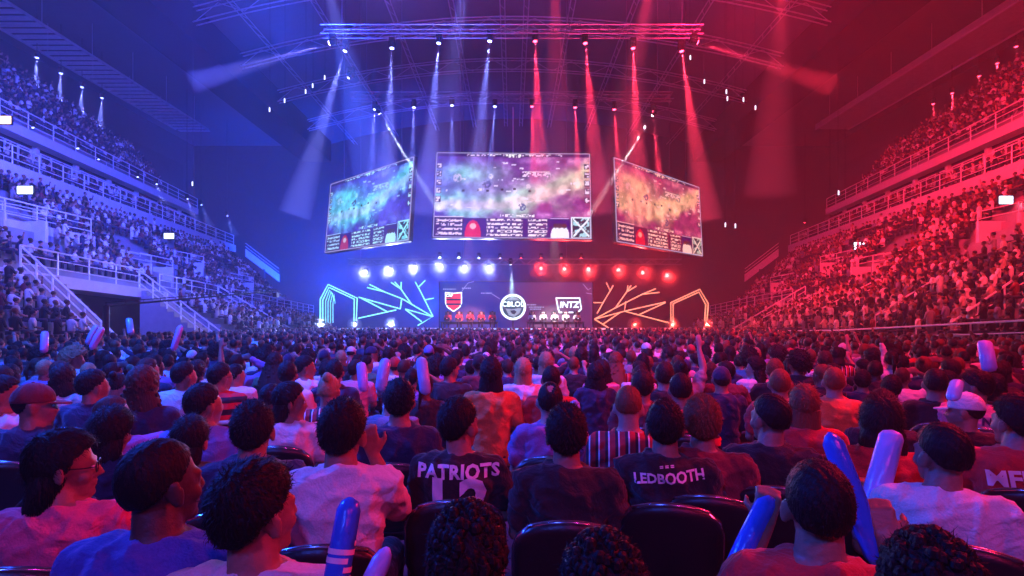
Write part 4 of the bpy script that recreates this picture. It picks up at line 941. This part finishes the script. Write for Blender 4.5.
def hoopm():
    if 'hoops' in MATS: return MATS['hoops']
    m = mat('hoops', (.6, .05, .06), .8); nt = m.node_tree; tc = nt.nodes.new('ShaderNodeTexCoord'); s = nt.nodes.new('ShaderNodeSeparateXYZ'); nt.links.new(tc.outputs['Object'], s.inputs[0])
    q = nt.nodes.new('ShaderNodeMath'); q.operation = 'MULTIPLY'; q.inputs[1].default_value = 9; nt.links.new(s.outputs[2], q.inputs[0])
    f = nt.nodes.new('ShaderNodeMath'); f.operation = 'FRACT'; nt.links.new(q.outputs[0], f.inputs[0])
    c = nt.nodes.new('ShaderNodeValToRGB'); c.color_ramp.interpolation = 'CONSTANT'; e = c.color_ramp.elements; e[0].color = (.6, .02, .03, 1); e[1].position = .5; e[1].color = (.02, .015, .02, 1)
    nt.links.new(f.outputs[0], c.inputs[0]); nt.links.new(c.outputs[0], nt.nodes['Principled BSDF'].inputs['Base Color']); return m
EYE = mat('eye_white', (.7, .7, .68), .2, vary=.02)
def mlink(name, me, m, parent=None, M=None):
    if isinstance(m, tuple):
        if len(me.materials) == 0: me.materials.append(TM[m[0]])
        o = link(name, me, parent, M); o.color = (*m[1], 1); return o
    if len(me.materials) == 0: me.materials.append(m)
    elif me.materials[0] != m: me = me.copy(); me.materials[0] = m
    return link(name, me, parent, M)
PEOPLE = []
def person(X, Y, z=0, rz=0, pose='ahead', hair='short', hc='black', shirt='black', long_=0, skin='tan', sc=1.0, label=None, group=None, cap=None, glasses=False, legs=True, mats=None, headset=False):
    lod = 0 if Y < 2.9 else 1; d = person_meshes(pose, lod)
    o = mlink('person', d['body'], skinm(skin)); o.location = (X, Y, z); o.rotation_euler = (0, 0, R(rz)); o.scale = (sc, sc, sc)
    sm_ = mats if mats else clothm(shirt)
    sh_ = mlink('shirt', d['shirt%d' % long_], sm_, o)
    if legs: mlink('trousers', d['trousers'], clothm('navy' if (len(PEOPLE) % 3) else 'black'), o)
    if hair: mlink('hair', hairm(hair, lod), hairmat(hc), o, d['M'])
    if cap: mlink('cap', CAPM, clothm(cap), o, d['M'])
    if glasses: mlink('glasses', GLM, M_black, o, d['M'])
    if abs(POSES[pose][2]) > 50 or glasses or abs(rz) > 90: mlink('eyes', d['eyes'], EYE, o)
    tag(o, label, 'person', group); PEOPLE.append((X, Y)); o['_s'] = 0; del o['_s']
    return o, sh_
def at(x, y, hz=1.203, sc=1.0):
    "floor spot of somebody whose head centre shows at frame pixel (x, y)"
    Y = (CAMH-hz*sc)*FPX/(y-HOR); return (x-512)*Y/FPX, Y-.02

# chairs
def chair_parts():
    d = {}
    b = MB(); b.loft([((0, .02, .405), .20, .20), ((0, .02, .425), .225, .215), ((0, .02, .455), .225, .215), ((0, .02, .468), .20, .195)], 28, 4); d['seat'] = b.mesh('seat', mat('chair_vinyl', (.012, .012, .015), .35, bump=.1, bscale=80, vary=.2), True)
    def back(t, z, th):   # outline of the rounded back
        w = .225*(1-abs(2*z-1)**5*.28); return Vector(((2*t-1)*w, -.235-.07*z-.035*(1-(2*t-1)**2)+th, .50+.37*z + .035*(1-(2*t-1)**2)*(z**3)))
    b = MB(); N, K = 14, 10
    vs = [back(i/N, j/K, th) for th in (-.022, .022) for j in range(K+1) for i in range(N+1)]; fs = []; S = (N+1)*(K+1)
    for j in range(K):
        for i in range(N):
            a = j*(N+1)+i; fs.append((a, a+1, a+N+2, a+N+1)); fs.append((S+a, S+a+N+1, S+a+N+2, S+a+1))
    for i in range(N): fs.append((i+1, i, S+i, S+i+1)); a = K*(N+1)+i; fs.append((a, a+1, S+a+1, S+a))
    for j in range(K): a = j*(N+1); fs.append((a, a+N+1, S+a+N+1, S+a)); a += N; fs.append((a+N+1, a, S+a, S+a+N+1))
    b.add(vs, fs); d['backrest'] = b.mesh('backrest', MATS['chair_vinyl'], True)
    b = MB(); e = [back(0, j/8, 0) for j in range(9)] + [back(i/14, 1, 0) for i in range(15)] + [back(1, 1-j/8, 0) for j in range(9)]
    b.tube(e, .013, 8); d['back_frame'] = b.mesh('back_frame', mat('chair_chrome', (.35, .35, .38), .2, .9, vary=.1), True)
    for k, (x, y) in enumerate(((-.2, -.17), (.2, -.17), (-.2, .2), (.2, .2))):
        b = MB(); b.tube([(x, y, .42), (x*1.08, y*1.12, .0)], .012, 8); d['leg%d' % k] = b.mesh('leg', MATS['chair_chrome'], True)
    for k, x in enumerate((-1, 1)):
        b = MB(); b.tube([(x*.2, -.17, .42), (x*.215, -.235, .50), (x*.215, -.26, .62)], .012, 8); d['arm%d' % k] = b.mesh('upright', MATS['chair_chrome'], True)
    return d
CH = chair_parts()
def chair(X, Y, rz, label, group=None):
    r = empty('stacking_chair', (X, Y, 0), R(rz))
    for k, me in CH.items(): link(me.name.split('.')[0], me, r)
    tag(r, label, 'chair', group or 'black stacking chairs of the floor audience'); return r

def print_on(shirt_o, txt, x, z, size, m, rot=0, space=1.0, bold=.004, name='printed_lettering', shear=0):
    import bmesh
    me = text_mesh(txt, size, m, name, space=space, bold=bold, shear=shear, extrude=0)
    bm = bmesh.new(); bm.from_mesh(me); bmesh.ops.triangulate(bm, faces=bm.faces)
    for _ in range(3):
        ed = [e for e in bm.edges if e.calc_length() > .025]
        if ed: bmesh.ops.subdivide_edges(bm, edges=ed, cuts=1); bmesh.ops.triangulate(bm, faces=bm.faces)
    sm_ = shirt_o.data; bv = BVHTree.FromPolygons([v.co for v in sm_.vertices], [p.vertices for p in sm_.polygons])
    c, s = math.cos(R(rot)), math.sin(R(rot))
    for v in bm.verts:
        px, pz = x+v.co.x*c-v.co.y*s, z+v.co.x*s+v.co.y*c; h = bv.ray_cast(Vector((px, -.6, pz)), Vector((0, 1, 0)))
        y = h[0].y-.004 if h[0] is not None else -.1
        v.co = Vector((px, y, pz))
    bm.to_mesh(me); bm.free(); return link(name, me, shirt_o)
def stick(p0, p1, col, r=.036, label='', pr=None):
    p0, p1 = Vector(p0), Vector(p1); L = (p1-p0).length; q = (p1-p0).to_track_quat('Z', 'Y')
    b = MB(); b.loft([((0, 0, 0), .006, .004), ((0, 0, .012), r*.8, r*.5), ((0, 0, .035), r, r*.9), ((0, 0, L*.5), r*1.03, r*1.03), ((0, 0, L-.035), r, r*.9), ((0, 0, L-.012), r*.8, r*.5), ((0, 0, L), .006, .004)], 16, 2)
    o = b.build('inflatable_stick', mat('stick_'+col, {'blue': (.03, .16, .75), 'lilac': (.45, .42, .85), 'pale blue': (.35, .55, .9)}[col], .22, bump=.25, bscale=25, vary=.06), None, True)
    o.location = p0; o.rotation_mode = 'QUATERNION'; o.rotation_quaternion = q; tag(o, label, 'cheering stick')
    if pr:
        b = MB(); rr = random.Random(5)
        for i in range(9):
            z = L*.25+i*L*.055; a0 = rr.uniform(-PI, PI); a1 = a0+rr.uniform(2.5, 4.5); n = 14
            pts = [(math.cos(a0+(a1-a0)*k/n)*r*1.045, math.sin(a0+(a1-a0)*k/n)*r*1.045) for k in range(n+1)]
            for (xa, ya), (xb, yb) in zip(pts, pts[1:]): b.quad((xa, ya, z), (xb, yb, z), (xb, yb, z+L*.035), (xa, ya, z+L*.035))
        b.build('printed_marks', mat('stick_print', (.85, .75, .85), .5, vary=.1), o)
    return o

NAMED = [  # x, y, keywords
 (258, 506, dict(pose='right', hair='thick', shirt='white', skin='tan', sc=1.0, label='shaggy dark-haired person in a white shirt nearest the bottom edge on the blue side')),
 (163, 478, dict(pose='right', hair='crop', shirt='blue', skin='dark', sc=1.03, label='cropped-haired person in a blue T-shirt looking up to the right')),
 (66, 462, dict(pose='profile_right', hair='bob', shirt='hot pink', skin='tan', glasses=True, sc=.97, label='dark-bobbed person with glasses in a pink T-shirt, seen in profile')),
 (205, 402, dict(pose='right', hair='short', shirt='light blue', label='dark-haired person in a light blue shirt in front of a black chair')),
 (36, 402, dict(pose='profile_right', hair='crop', shirt='navy', cap='maroon', skin='tan', label='person in a maroon cap and navy top at the edge of the blue side')),
 (94, 384, dict(pose='right', hair='short', shirt='navy', skin='tan', label='short-haired person in a navy shirt behind the maroon cap')),
 (144, 384, dict(pose='ahead', hair='curly_long', hc='brown', shirt='navy', sc=1.03, label='person with very long curly light hair catching the blue light')),
 (114, 412, dict(pose='point', hair='crop', hc='brown', shirt='purple', skin='fair', sc=.93, label='person stretching an arm out towards the stage beside the long curly hair')),
 (185, 374, dict(pose='right', hair='short', shirt='white', skin='tan', label='short-haired person in a white tank top on the blue side')),
 (221, 375, dict(pose='right', hair='short', shirt='white', glasses=True, mats='hoops', label='person with glasses in a red-hooped shirt on the blue side')),
 (254, 427, dict(pose='ahead', hair='thick', shirt='navy', label='bushy dark-haired person in navy beside the girl in profile')),
 (291, 399, dict(pose='profile_right', hair='long', shirt='white', skin='tan', sc=.97, label='long dark-haired person in a white T-shirt facing right in profile')),
 (343, 428, dict(pose='chin', hair='short', shirt='white', skin='tan', sc=1.05, label='broad-shouldered person in a white T-shirt with a hand at the cheek')),
 (400, 399, dict(pose='ahead', hair='thick', shirt='navy', sc=1.02, label='round dark-haired person in a navy T-shirt left of the lettered jersey')),
 (460, 421, dict(pose='right', hair='short', shirt='black', sc=1.0, skin='tan', txt='pat', label='person in a black jersey printed PATRIOTS with a large number')),
 (335, 371, dict(pose='ahead', hair='short', shirt='navy', label='dark-haired person in navy below the blue neon branches')),
 (450, 368, dict(pose='right', hair='short', shirt='black', label='dark-haired person in a black shirt under the shield emblem')),
 (491, 372, dict(pose='ahead', hair='bob', shirt='orange', sc=1.05, label='tall dark-haired person in an orange shirt')),
 (306, 366, dict(pose='profile_right', hair='short', shirt='white', skin='tan', label='person in profile with short dark hair below the blue gateway')),
 (288, 373, dict(pose='ahead', hair='short', shirt='white', label='dark-haired person in white just left of the one in profile')),
 (566, 431, dict(pose='ahead', hair='thick', shirt='black', sc=1.0, label='person with a big rounded dark mop of hair in a black jacket')),
 (550, 399, dict(pose='ahead', hair='bald_spot', shirt='purple', skin='fair', label='balding person in a purple shirt behind the big mop of hair')),
 (628, 405, dict(pose='down', hair='crop', hc='reddish', shirt='red', mats='stripes', skin='fair', label='person with thinning hair in a red shirt with white stripes')),
 (664, 423, dict(pose='ahead', hair='short', shirt='black', sc=1.0, txt='led', label='person in a black T-shirt printed LEDBOOTH across the shoulders')),
 (701, 419, dict(pose='ahead', hair='thick', hc='reddish', shirt='maroon', label='reddish-haired person right behind the printed black T-shirt')),
 (642, 384, dict(pose='ahead', hair='short', hc='dark brown', shirt='maroon', label='short-haired person in maroon above the thinning hair')),
 (664, 374, dict(pose='ahead', hair='short', hc='dark brown', shirt='black', label='short-haired person in black, one row beyond the maroon shirt')),
 (680, 388, dict(pose='ahead', hair='fade', shirt='red', mats='hoops', label='short-haired person in a red and black hooped shirt')),
 (551, 378, dict(pose='ahead', hair='crop', shirt='red', skin='tan', label='crop-haired person in red, one row beyond the purple shirt')),
 (768, 415, dict(pose='left', hair='fade', shirt='black', skin='tan', label='person with faded dark sides in a dark shirt, right of centre')),
 (803, 402, dict(pose='ahead', hair='long', hc='reddish', shirt='red', sc=.98, label='person with long straight reddish hair on the red side')),
 (879, 418, dict(pose='ahead', hair='bob', hc='dark brown', shirt='red', label='person with a dark bob and red top behind the lilac stick')),
 (934, 382, dict(pose='ahead', hair='fade', shirt='black', skin='tan', label='person with a neat dark haircut and bare neck on the red side')),
 (973, 385, dict(pose='profile_left', hair='short', shirt='pink', txt='on', label='person in a pink shirt lettered ON on the red side')),
 (938, 450, dict(pose='side', hair='fade', shirt='white', skin='tan', sc=.98, long_=0, label='big dark-haired person in a white T-shirt lit magenta, at the red corner')),
 (815, 500, dict(pose='hold', hair='fade', shirt='red', skin='tan', sc=1.0, label='person in a red T-shirt gripping blue cheering sticks at the bottom edge')),
 (926, 592, dict(pose='ahead', hair='curls', shirt='black', sc=.95, label='curly dark crown of hair poking up at the bottom of the red corner')),
 (467, 556, dict(pose='ahead', hair='curls', shirt='black', sc=.95, label='dark-haired person in black in front of the lettered jersey')),
 (602, 592, dict(pose='ahead', hair='curls', shirt='navy', sc=.94, label='bluish curly crown of hair at the very bottom centre')),
 (1013, 418, dict(pose='left', hair='thick', shirt='red', txt='mfi', label='dark-haired person in a red jersey with white lettering at the right edge')),
 (4, 392, dict(pose='profile_right', hair='short', shirt='white', skin='tan', label='person in a pink-lit white shirt cut by the edge of the picture')),
 (833, 380, dict(pose='ahead', hair='crop', hc='reddish', shirt='orange', label='reddish crop-haired person in an orange top')),
 (779, 382, dict(pose='ahead', hair='crop', hc='reddish', shirt='red', label='reddish crop-haired person in red left of the orange top')),
 (523, 369, dict(pose='ahead', hair='long', hc='blond', shirt='white', label='person with long blond hair below the round emblem')),
 (546, 362, dict(pose='ahead', hair='bob', hc='blond', shirt='white', label='blond-bobbed person right of the long blond hair')),
 (429, 352, dict(pose='ahead', hair='crop', shirt='grey', cap='light blue', label='person in a light blue cap below the blue half of the stage')),
 (75, 358, dict(pose='profile_right', hair='afro', hc='blond', shirt='white', label='person with light fluffy hair on the blue side')),
 (760, 350, dict(pose='ahead', hair='long', shirt='purple', label='long-haired person in purple below the red gateway')),
]
for x, y, kw in NAMED:
    kw = dict(kw); sc = kw.get('sc', 1.0); X, Y = at(x, y, 1.203, sc)
    txt = kw.pop('txt', None); mt = kw.pop('mats', None)
    if mt: kw['mats'] = stripem() if mt == 'stripes' else hoopm()
    az = math.degrees(math.atan2(X, Y)); rz = kw.pop('rz', -az*(.75 if X > 0 else .3))
    o, sh = person(X, Y, 0, rz, **kw)
    if txt == 'pat':
        w = mat('jersey_print', (.75, .70, .78), .7, vary=.05); print_on(sh, 'PATRIOTS', 0.0, .975, .088, w, 0, 1.05, .0035); print_on(sh, '12', -.01, .83, .29, w, 0, 1.25, .012, 'printed_number')
    if txt == 'led': print_on(sh, 'LEDBOOTH', .01, .965, .064, mat('jersey_print2', (.8, .65, .7), .7, vary=.05), 6, 1.0, .002); print_on(sh, '= = =', .0, 1.015, .03, MATS['jersey_print2'], 4, 1.0, .001, 'printed_badge')
    if txt == 'on': print_on(sh, 'O N', 0, .93, .085, mat('dark_print', (.08, .03, .08), .7, vary=.05), -4, 1.0, .004)
    if txt == 'mfi': print_on(sh, 'MFI', -.06, .90, .11, mat('white_print', (.85, .8, .82), .7, vary=.05), 8, 1.0, .004)
    if Y < 4.6: chair(X, Y-.0, rz, ' '.join(('chair under the ' + kw['label'].split(',')[0]).split()[:16]))

# the rest of the floor audience, row after row
rr = random.Random(21)
HST = ['short', 'short', 'crop', 'fade', 'thick', 'short', 'bob', 'long', 'thick', 'bun', 'ponytail', 'afro', 'fade', 'curly_long']
HN = {'short': 'short', 'crop': 'cropped', 'fade': 'neatly faded', 'thick': 'thick', 'bob': 'bobbed', 'long': 'long straight', 'bun': 'tied-up', 'ponytail': 'ponytailed', 'afro': 'bushy', 'curly_long': 'long curly'}
CN = ['white', 'black', 'navy', 'grey', 'blue grey', 'red', 'maroon', 'black', 'purple', 'black', 'white', 'black', 'pink', 'navy', 'green', 'navy']
ORD = ['first', 'second', 'third', 'fourth', 'fifth', 'sixth', 'seventh', 'eighth', 'ninth', 'tenth', 'eleventh', 'twelfth', 'thirteenth', 'fourteenth', 'fifteenth', 'sixteenth', 'seventeenth', 'eighteenth', 'nineteenth', 'twentieth']
LM = [(0, 'by the left edge'), (60, 'by the nearest blue stairs'), (130, 'below the blue lower balcony'), (200, 'by the farther blue stairs'), (262, 'below the far blue stands'), (315, 'below the blue gateway'), (360, 'below the blue neon branches'), (432, 'below the shield emblem'), (478, 'left of the round emblem'), (506, 'below the round emblem'), (540, 'below the white wordmark'), (592, 'below the red neon branches'), (665, 'below the red gateway'), (712, 'below the far red stands'), (770, 'by the red-side barrier'), (850, 'before the red lower seats'), (930, 'below the red stand'), (985, 'by the right edge')]
def landmark(X, Y):
    px = 512+X/Y*FPX; return [n for x, n in LM if px >= x or x == 0][-1]
def place_ok(X, Y, PL):
    return all(abs(X-a) > .44 or abs(Y-b) > .48 for a, b in PL)
slots = []; Yr = 2.8; row = 0
while Yr < 37.5:
    hw = min(Yr*1.06+.4 if Yr < 8.6 else Yr*1.35, 15.6); n = int(hw/.51); off = rr.uniform(-.2, .2)
    for i in range(-n, n+1):
        X = i*.51+off+rr.uniform(-.06, .06); Y = Yr+rr.uniform(-.12, .12)
        if abs(X) > hw: continue
        if Yr < 4.2 and rr.random() < .12: continue
        if place_ok(X, Y, PEOPLE[:60]): slots.append((X, Y, row))
    Yr += .78; row += 1
LIMIT = 300 - 10 - len(NAMED)
vis = [s for s in slots if abs(s[0])/s[1] < .985]
vis.sort(key=lambda s: s[1]); near, far = vis[:LIMIT], vis[LIMIT:] + [s for s in slots if .985 <= abs(s[0])/s[1] and s[1] > 9]
used_labels = {}
for q, (X, Y, row) in enumerate(near):
    hs = rr.choice(HST); c = rr.choice(CN); hc = rr.choice(['black', 'black', 'black', 'dark brown', 'dark brown', 'brown', 'reddish' if X > 0 else 'dark brown', 'blond' if rr.random() < .3 else 'black'])
    po = rr.choice(['ahead', 'ahead', 'right' if X < 1 else 'left', 'up', 'tilt', 'right' if X < 0 else 'left', 'profile_right' if X < 0 else 'profile_left', 'down', 'phone' if rr.random() < .3 else 'ahead', 'cheer' if rr.random() < .18 and Y > 4 else 'ahead', 'head'])
    if Y < 3: po = rr.choice(['ahead', 'right' if X < 0 else 'left', 'tilt'])
    pt = {'ahead': '', 'up': ' looking up', 'tilt': ' head tilted', 'down': ' looking down', 'phone': ' hand at face', 'cheer': ' arm raised', 'head': ' hand on head', 'right': ' turned right', 'left': ' turned left', 'profile_right': ' in profile', 'profile_left': ' in profile'}[po]
    capc = rr.choice(['black', 'red', 'white', 'navy']) if rr.random() < .07 else None
    if X < -1 and c in ('orange', 'red', 'maroon') and rr.random() < .75: c = rr.choice(['black', 'navy', 'white'])
    core = ('%s %s-haired person in %s%s' % (HN[hs], hc.replace('dark brown', 'brown'), c, pt)) if not capc else 'person in %s cap and %s top%s' % (capc, c, pt)
    lb = '%s, %s row, %s' % (core, ORD[row], landmark(X, Y))
    k = used_labels.get(lb, 0); used_labels[lb] = k+1
    if k: lb += ', further right' if len(lb.split()) < 15 else ' too'
    if len(lb.split()) > 16: lb = lb.replace(' top', '')
    o, sh = person(X, Y, 0, rr.uniform(-9, 9)-math.degrees(math.atan2(X, Y))*(.65 if X > 0 else .35), po, 'crop' if capc else hs, hc, c, int(rr.random() < .3), rr.choice(['fair', 'tan', 'tan', 'brown', 'brown', 'dark']), rr.uniform(.88, .99), lb, 'seated floor audience', capc, rr.random() < .08)
    if Y < 3.6: chair(X, Y, 0, 'chair under the ' + core + ', %s row' % ORD[row])

# cheering sticks held up among the audience
def S(x0, y0, x1, y1, Y, dY, *a, **k): return stick(P3(x0, y0, Y), P3(x1, y1, Y+dY), *a, **k)
S(322, 660, 351, 497, 1.35, .12, 'blue', r=.034, label='blue inflatable cheering stick with pink print standing at the bottom edge', pr=True)
S(345, 640, 388, 547, 1.2, .1, 'lilac', r=.026, label='lilac inflatable cheering stick tip right of the printed blue one')
S(880, 568, 829, 432, 1.56, .1, 'blue', r=.034, label='blue inflatable cheering stick slanting up left in the hand of the one in red')
S(722, 596, 770, 494, 1.6, .1, 'blue', r=.032, label='blue inflatable cheering stick behind the shoulder of the one in red')
S(862, 545, 893, 430, 2.3, .1, 'lilac', r=.05, label='lilac inflatable cheering stick held upright beside the big head in the red corner')
S(426, 395, 421, 357, 3.2, .1, 'pale blue', r=.036, label='pale blue inflatable cheering stick right of the round dark head')
S(380, 392, 386, 358, 3.6, .1, 'pale blue', r=.04, label='pale blue inflatable cheering stick left of the round dark head')
S(364, 392, 361, 362, 3.7, .1, 'lilac', r=.036, label='lilac inflatable cheering stick beyond the one in white with hand at cheek')
S(91, 350, 103, 327, 5.6, .1, 'lilac', r=.035, label='lilac cheering stick slanting right on the blue side, upper one of a crossed pair')
S(87, 345, 97, 325, 6.0, .1, 'pale blue', r=.035, label='pale blue cheering stick of the crossed pair on the blue side')
S(44, 353, 45, 331, 5.6, .1, 'lilac', r=.035, label='lilac cheering stick held upright at the far left of the audience')
S(173, 351, 181, 325, 6, .1, 'lilac', r=.035, label='lilac cheering stick raised before the blue balcony')
S(131, 335, 129, 318, 7, .1, 'pale blue', r=.04, label='pale blue cheering stick raised high beyond the crossed pair')
S(572, 450, 575, 400, 2.6, .1, 'lilac', r=.03, label='lilac cheering stick between the big mop of hair and the striped shirt')
S(990, 372, 984, 340, 4.0, .1, 'lilac', r=.048, label='violet cheering stick raised near the right edge')
S(952, 400, 958, 380, 3.1, .1, 'pale blue', r=.035, label='pale blue cheering stick beside the neat haircut')

# ------------------------------------------------------------------ the players on stage
def player_desk(x0, x1, Y, colr, nm):
    X0, X1 = P3(x0, 0, Y).x, P3(x1, 0, Y).x; mid = (X0+X1)/2
    r = empty('player_desk', (mid, Y-.75, 1.16)); b = MB(); b.box((0, 0, .56), ((X1-X0)/2+.5, .38, .025)); b.build('desk_top', M_black, r)
    b = MB(); b.box((0, .3, .46), ((X1-X0)/2+.35, .015, .08)); b.build('modesty_panel', M_stage, r)
    for s in (-1, 1): b = MB(); b.box((s*((X1-X0)/2+.4), 0, .27), (.03, .3, .27)); b.build('leg', M_black, r)
    tag(r, 'long black player desk on the %s half of the stage' % nm, 'desk')
    for k in range(5):
        x = X0+(X1-X0)*k/4
        o, sh = person(x, Y, 1.16, 180+rr.uniform(-10, 10), 'ahead' if k % 2 else 'down', ['short', 'crop', 'thick', 'fade', 'short'][k], 'black', colr, 1, rr.choice(['fair', 'tan']), 1.1, 'player in a %s shirt at the %s stage desk, %s from the left' % (colr, nm, ORD[k]), 'players on stage')
        hs = empty('headset', (x, Y, 1.16)); b = MB(); M = headM(0, 0, 0); c = HC*1.1
        b.tube([(c.x+math.cos(t)*.10, -c.y, c.z+.03+math.sin(t)*.11) for t in np.linspace(0, PI, 9)], .014, 6); b.build('headband', M_black, hs)
        for s in (-1, 1): b = MB(); b.ell((s*.10, -c.y, c.z+.01), (.025, .045, .05), 10, 8); b.build('ear_cup', M_rail if colr == 'white' else M_black, hs)
        tag(hs, 'headset on the head of the %s player from the left at the %s desk' % (ORD[k], nm), 'headset')
        mo = empty('monitor', (x, Y-.72, 1.16+.585)); b = MB(); b.box((0, 0, .20), (.24, .02, .13)); b.build('screen_back', M_black, mo)
        b = MB(); b.tube([(0, 0, 0), (0, .0, .12)], .02, 6); b.build('stand', M_black, mo); b = MB(); b.box((0, -.022, .25), (.04, .003, .03)); b.build('logo_light', emat('mlogo_'+colr, (1, .2, .2) if colr == 'red' else (.8, .8, 1), 2), mo)
        tag(mo, 'black monitor before the %s player from the left at the %s desk' % (ORD[k], nm), 'monitor')
        g = empty('gaming_chair', (x, Y+.05, 1.16)); b = MB(); b.box((0, .26, .95), (.26, .05, .45)); b.box((0, .0, .42), (.25, .26, .05)); b.build('padded_shell', M_stage, g)
        b = MB(); b.tube([(0, 0, .05), (0, 0, .38)], .03, 6); b.build('gas_lift', M_black, g)
        tag(g, 'high-backed chair of the %s player from the left at the %s desk' % (ORD[k], nm), 'chair')
player_desk(448, 492.5, 42.3, 'red', 'blue'); player_desk(532, 577, 42.3, 'white', 'red')
for nm, x, c in (('blue', 470, (1, .35, .45)), ('red', 554, (1, .75, .9))):
    p = P3(x, 0, 36); lamp('SPOT', 'unseen_desk_key', (p.x, 35.5, 8), (P3(x, 0, 42.3).x, 42.3, 2.3), c, 26000, 24, .6, .1)

# ------------------------------------------------------------------ everybody farther away: one crowd
def template(pose, lean=0):
    V, Fc, Pt = [], [], []
    def take(b, part):
        n = len(V); V.extend(b.v); Fc.extend([tuple(i+n for i in f) for f in b.f]); Pt.extend([part]*len(b.v))
    b = MB(); b.ell((0, .03, 1.21), (.075, .09, .11), 8, 6); b.tube([(0, 0, 1.0), (0, .01, 1.13)], .055, 6); take(b, 0)
    b = MB(); b.ell((0, .005, 1.25), (.088, .10, .095), 8, 5); take(b, 1)
    b = MB(); b.loft([((0, 0, .42), .17, .13), ((0, 0, .7), .155, .11), ((0, 0, .92), .19, .12), ((0, 0, 1.0), .17, .09), ((0, 0, 1.05), .07, .06)], 8, 2.4); take(b, 2)
    for s, a in ((1, pose[0]), (-1, pose[1])):
        S_ = (s*.19, 0, .96)
        E, W = {'lap': ((s*.25, .05, .7), (s*.12, .27, .64)), 'up': ((s*.30, .08, 1.15), (s*.22, .14, 1.45)), 'fold': ((s*.26, .1, .74), (0, .25, .82)), 'fist': ((s*.3, .15, .85), (s*.15, .25, 1.15))}[a]
        b = MB(); b.tube([S_, E], .06, 5, r2=.045); take(b, 2); b = MB(); b.tube([E, W], .042, 5, r2=.03); b.ell(W, (.045, .045, .05), 5, 4); take(b, 0)
        b = MB(); b.tube([(s*.09, .02, .5), (s*.12, .46, .5), (s*.12, .45, .05)], .075, 5); take(b, 3)
    return np.array(V, float), Fc, np.array(Pt)
TP = [template(p) for p in (('lap', 'lap'), ('fold', 'fold'), ('up', 'lap'), ('fist', 'fold'), ('lap', 'fist'))]
def crowd():
    VV, LI, LT, CC = [], [], [], []; nv = 0; r = np.random.RandomState(9)
    cl = np.array([CLOTH[k] for k in ['white', 'black', 'white', 'grey', 'black', 'navy', 'maroon', 'black', 'white', 'white', 'navy', 'blue grey', 'black', 'beige']])
    sk = np.array(list(SKIN.values())); hc = np.array([HAIRC[k] for k in ['black', 'black', 'black', 'dark brown', 'brown', 'reddish']])
    spots = [(X, Y, 0, 0, 0) for X, Y, _ in far]
    for x, Y, z, kind, i in SEATS:
        if r.rand() < (.07 if kind != 'low' else .1): continue
        if abs(x) > Y*1.22+.5: continue
        ang = math.degrees(math.atan2(x, 44-Y+6)) + (25 if x > 0 else -25)*0
        spots.append((x, Y+r.uniform(-.08, .08), z-.02, ang, 1))
    flat = [[(len(f), f) for f in t[1]] for t in TP]; pre = [(np.concatenate([np.array(f) for f in t[1]]), np.array([len(f) for f in t[1]])) for t in TP]
    for X, Y, z, ang, st in spots:
        k = r.choice(5, p=[.55, .22, .06, .09, .08]); V, _, Pt = TP[k]; a = R(ang+r.uniform(-18, 18)); s = r.uniform(.90, 1.02)
        c, sn = math.cos(a), math.sin(a); v = V*s
        sit = 0 if not st or r.rand() > .08 else .28
        w = np.stack([v[:, 0]*c-v[:, 1]*sn+X, v[:, 0]*sn+v[:, 1]*c+Y, v[:, 2]+z+sit*(V[:, 2] > .6)], -1)
        VV.append(w); LI.append(pre[k][0]+nv); LT.append(pre[k][1]); nv += len(V)
        tab = np.array([sk[r.randint(len(sk))], hc[r.randint(len(hc))], cl[r.randint(len(cl))], (.03, .03, .06)]); CC.append(tab[Pt])
    V = np.concatenate(VV); L = np.concatenate(LI); T_ = np.concatenate(LT); C = np.concatenate(CC)
    me = bpy.data.meshes.new('crowd'); me.vertices.add(len(V)); me.vertices.foreach_set('co', V.reshape(-1)); me.loops.add(len(L)); me.loops.foreach_set('vertex_index', L)
    me.polygons.add(len(T_)); me.polygons.foreach_set('loop_start', np.concatenate([[0], np.cumsum(T_)[:-1]])); me.polygons.foreach_set('use_smooth', np.ones(len(T_), bool)); me.update(calc_edges=True)
    at_ = me.color_attributes.new('wear', 'FLOAT_COLOR', 'POINT'); at_.data.foreach_set('color', np.concatenate([C, np.ones((len(C), 1))], 1).reshape(-1))
    m = bpy.data.materials.new('crowd_wear'); m.use_nodes = True; nt = m.node_tree; vc = nt.nodes.new('ShaderNodeVertexColor'); vc.layer_name = 'wear'
    nt.links.new(vc.outputs[0], nt.nodes['Principled BSDF'].inputs['Base Color']); nt.nodes['Principled BSDF'].inputs['Roughness'].default_value = .6
    me.materials.append(m); o = link('crowd', me); tag(o, 'dense crowd of spectators filling the stands and the far half of the floor', 'crowd', kind='stuff')
    print('CROWD', len(spots), len(V))
crowd()
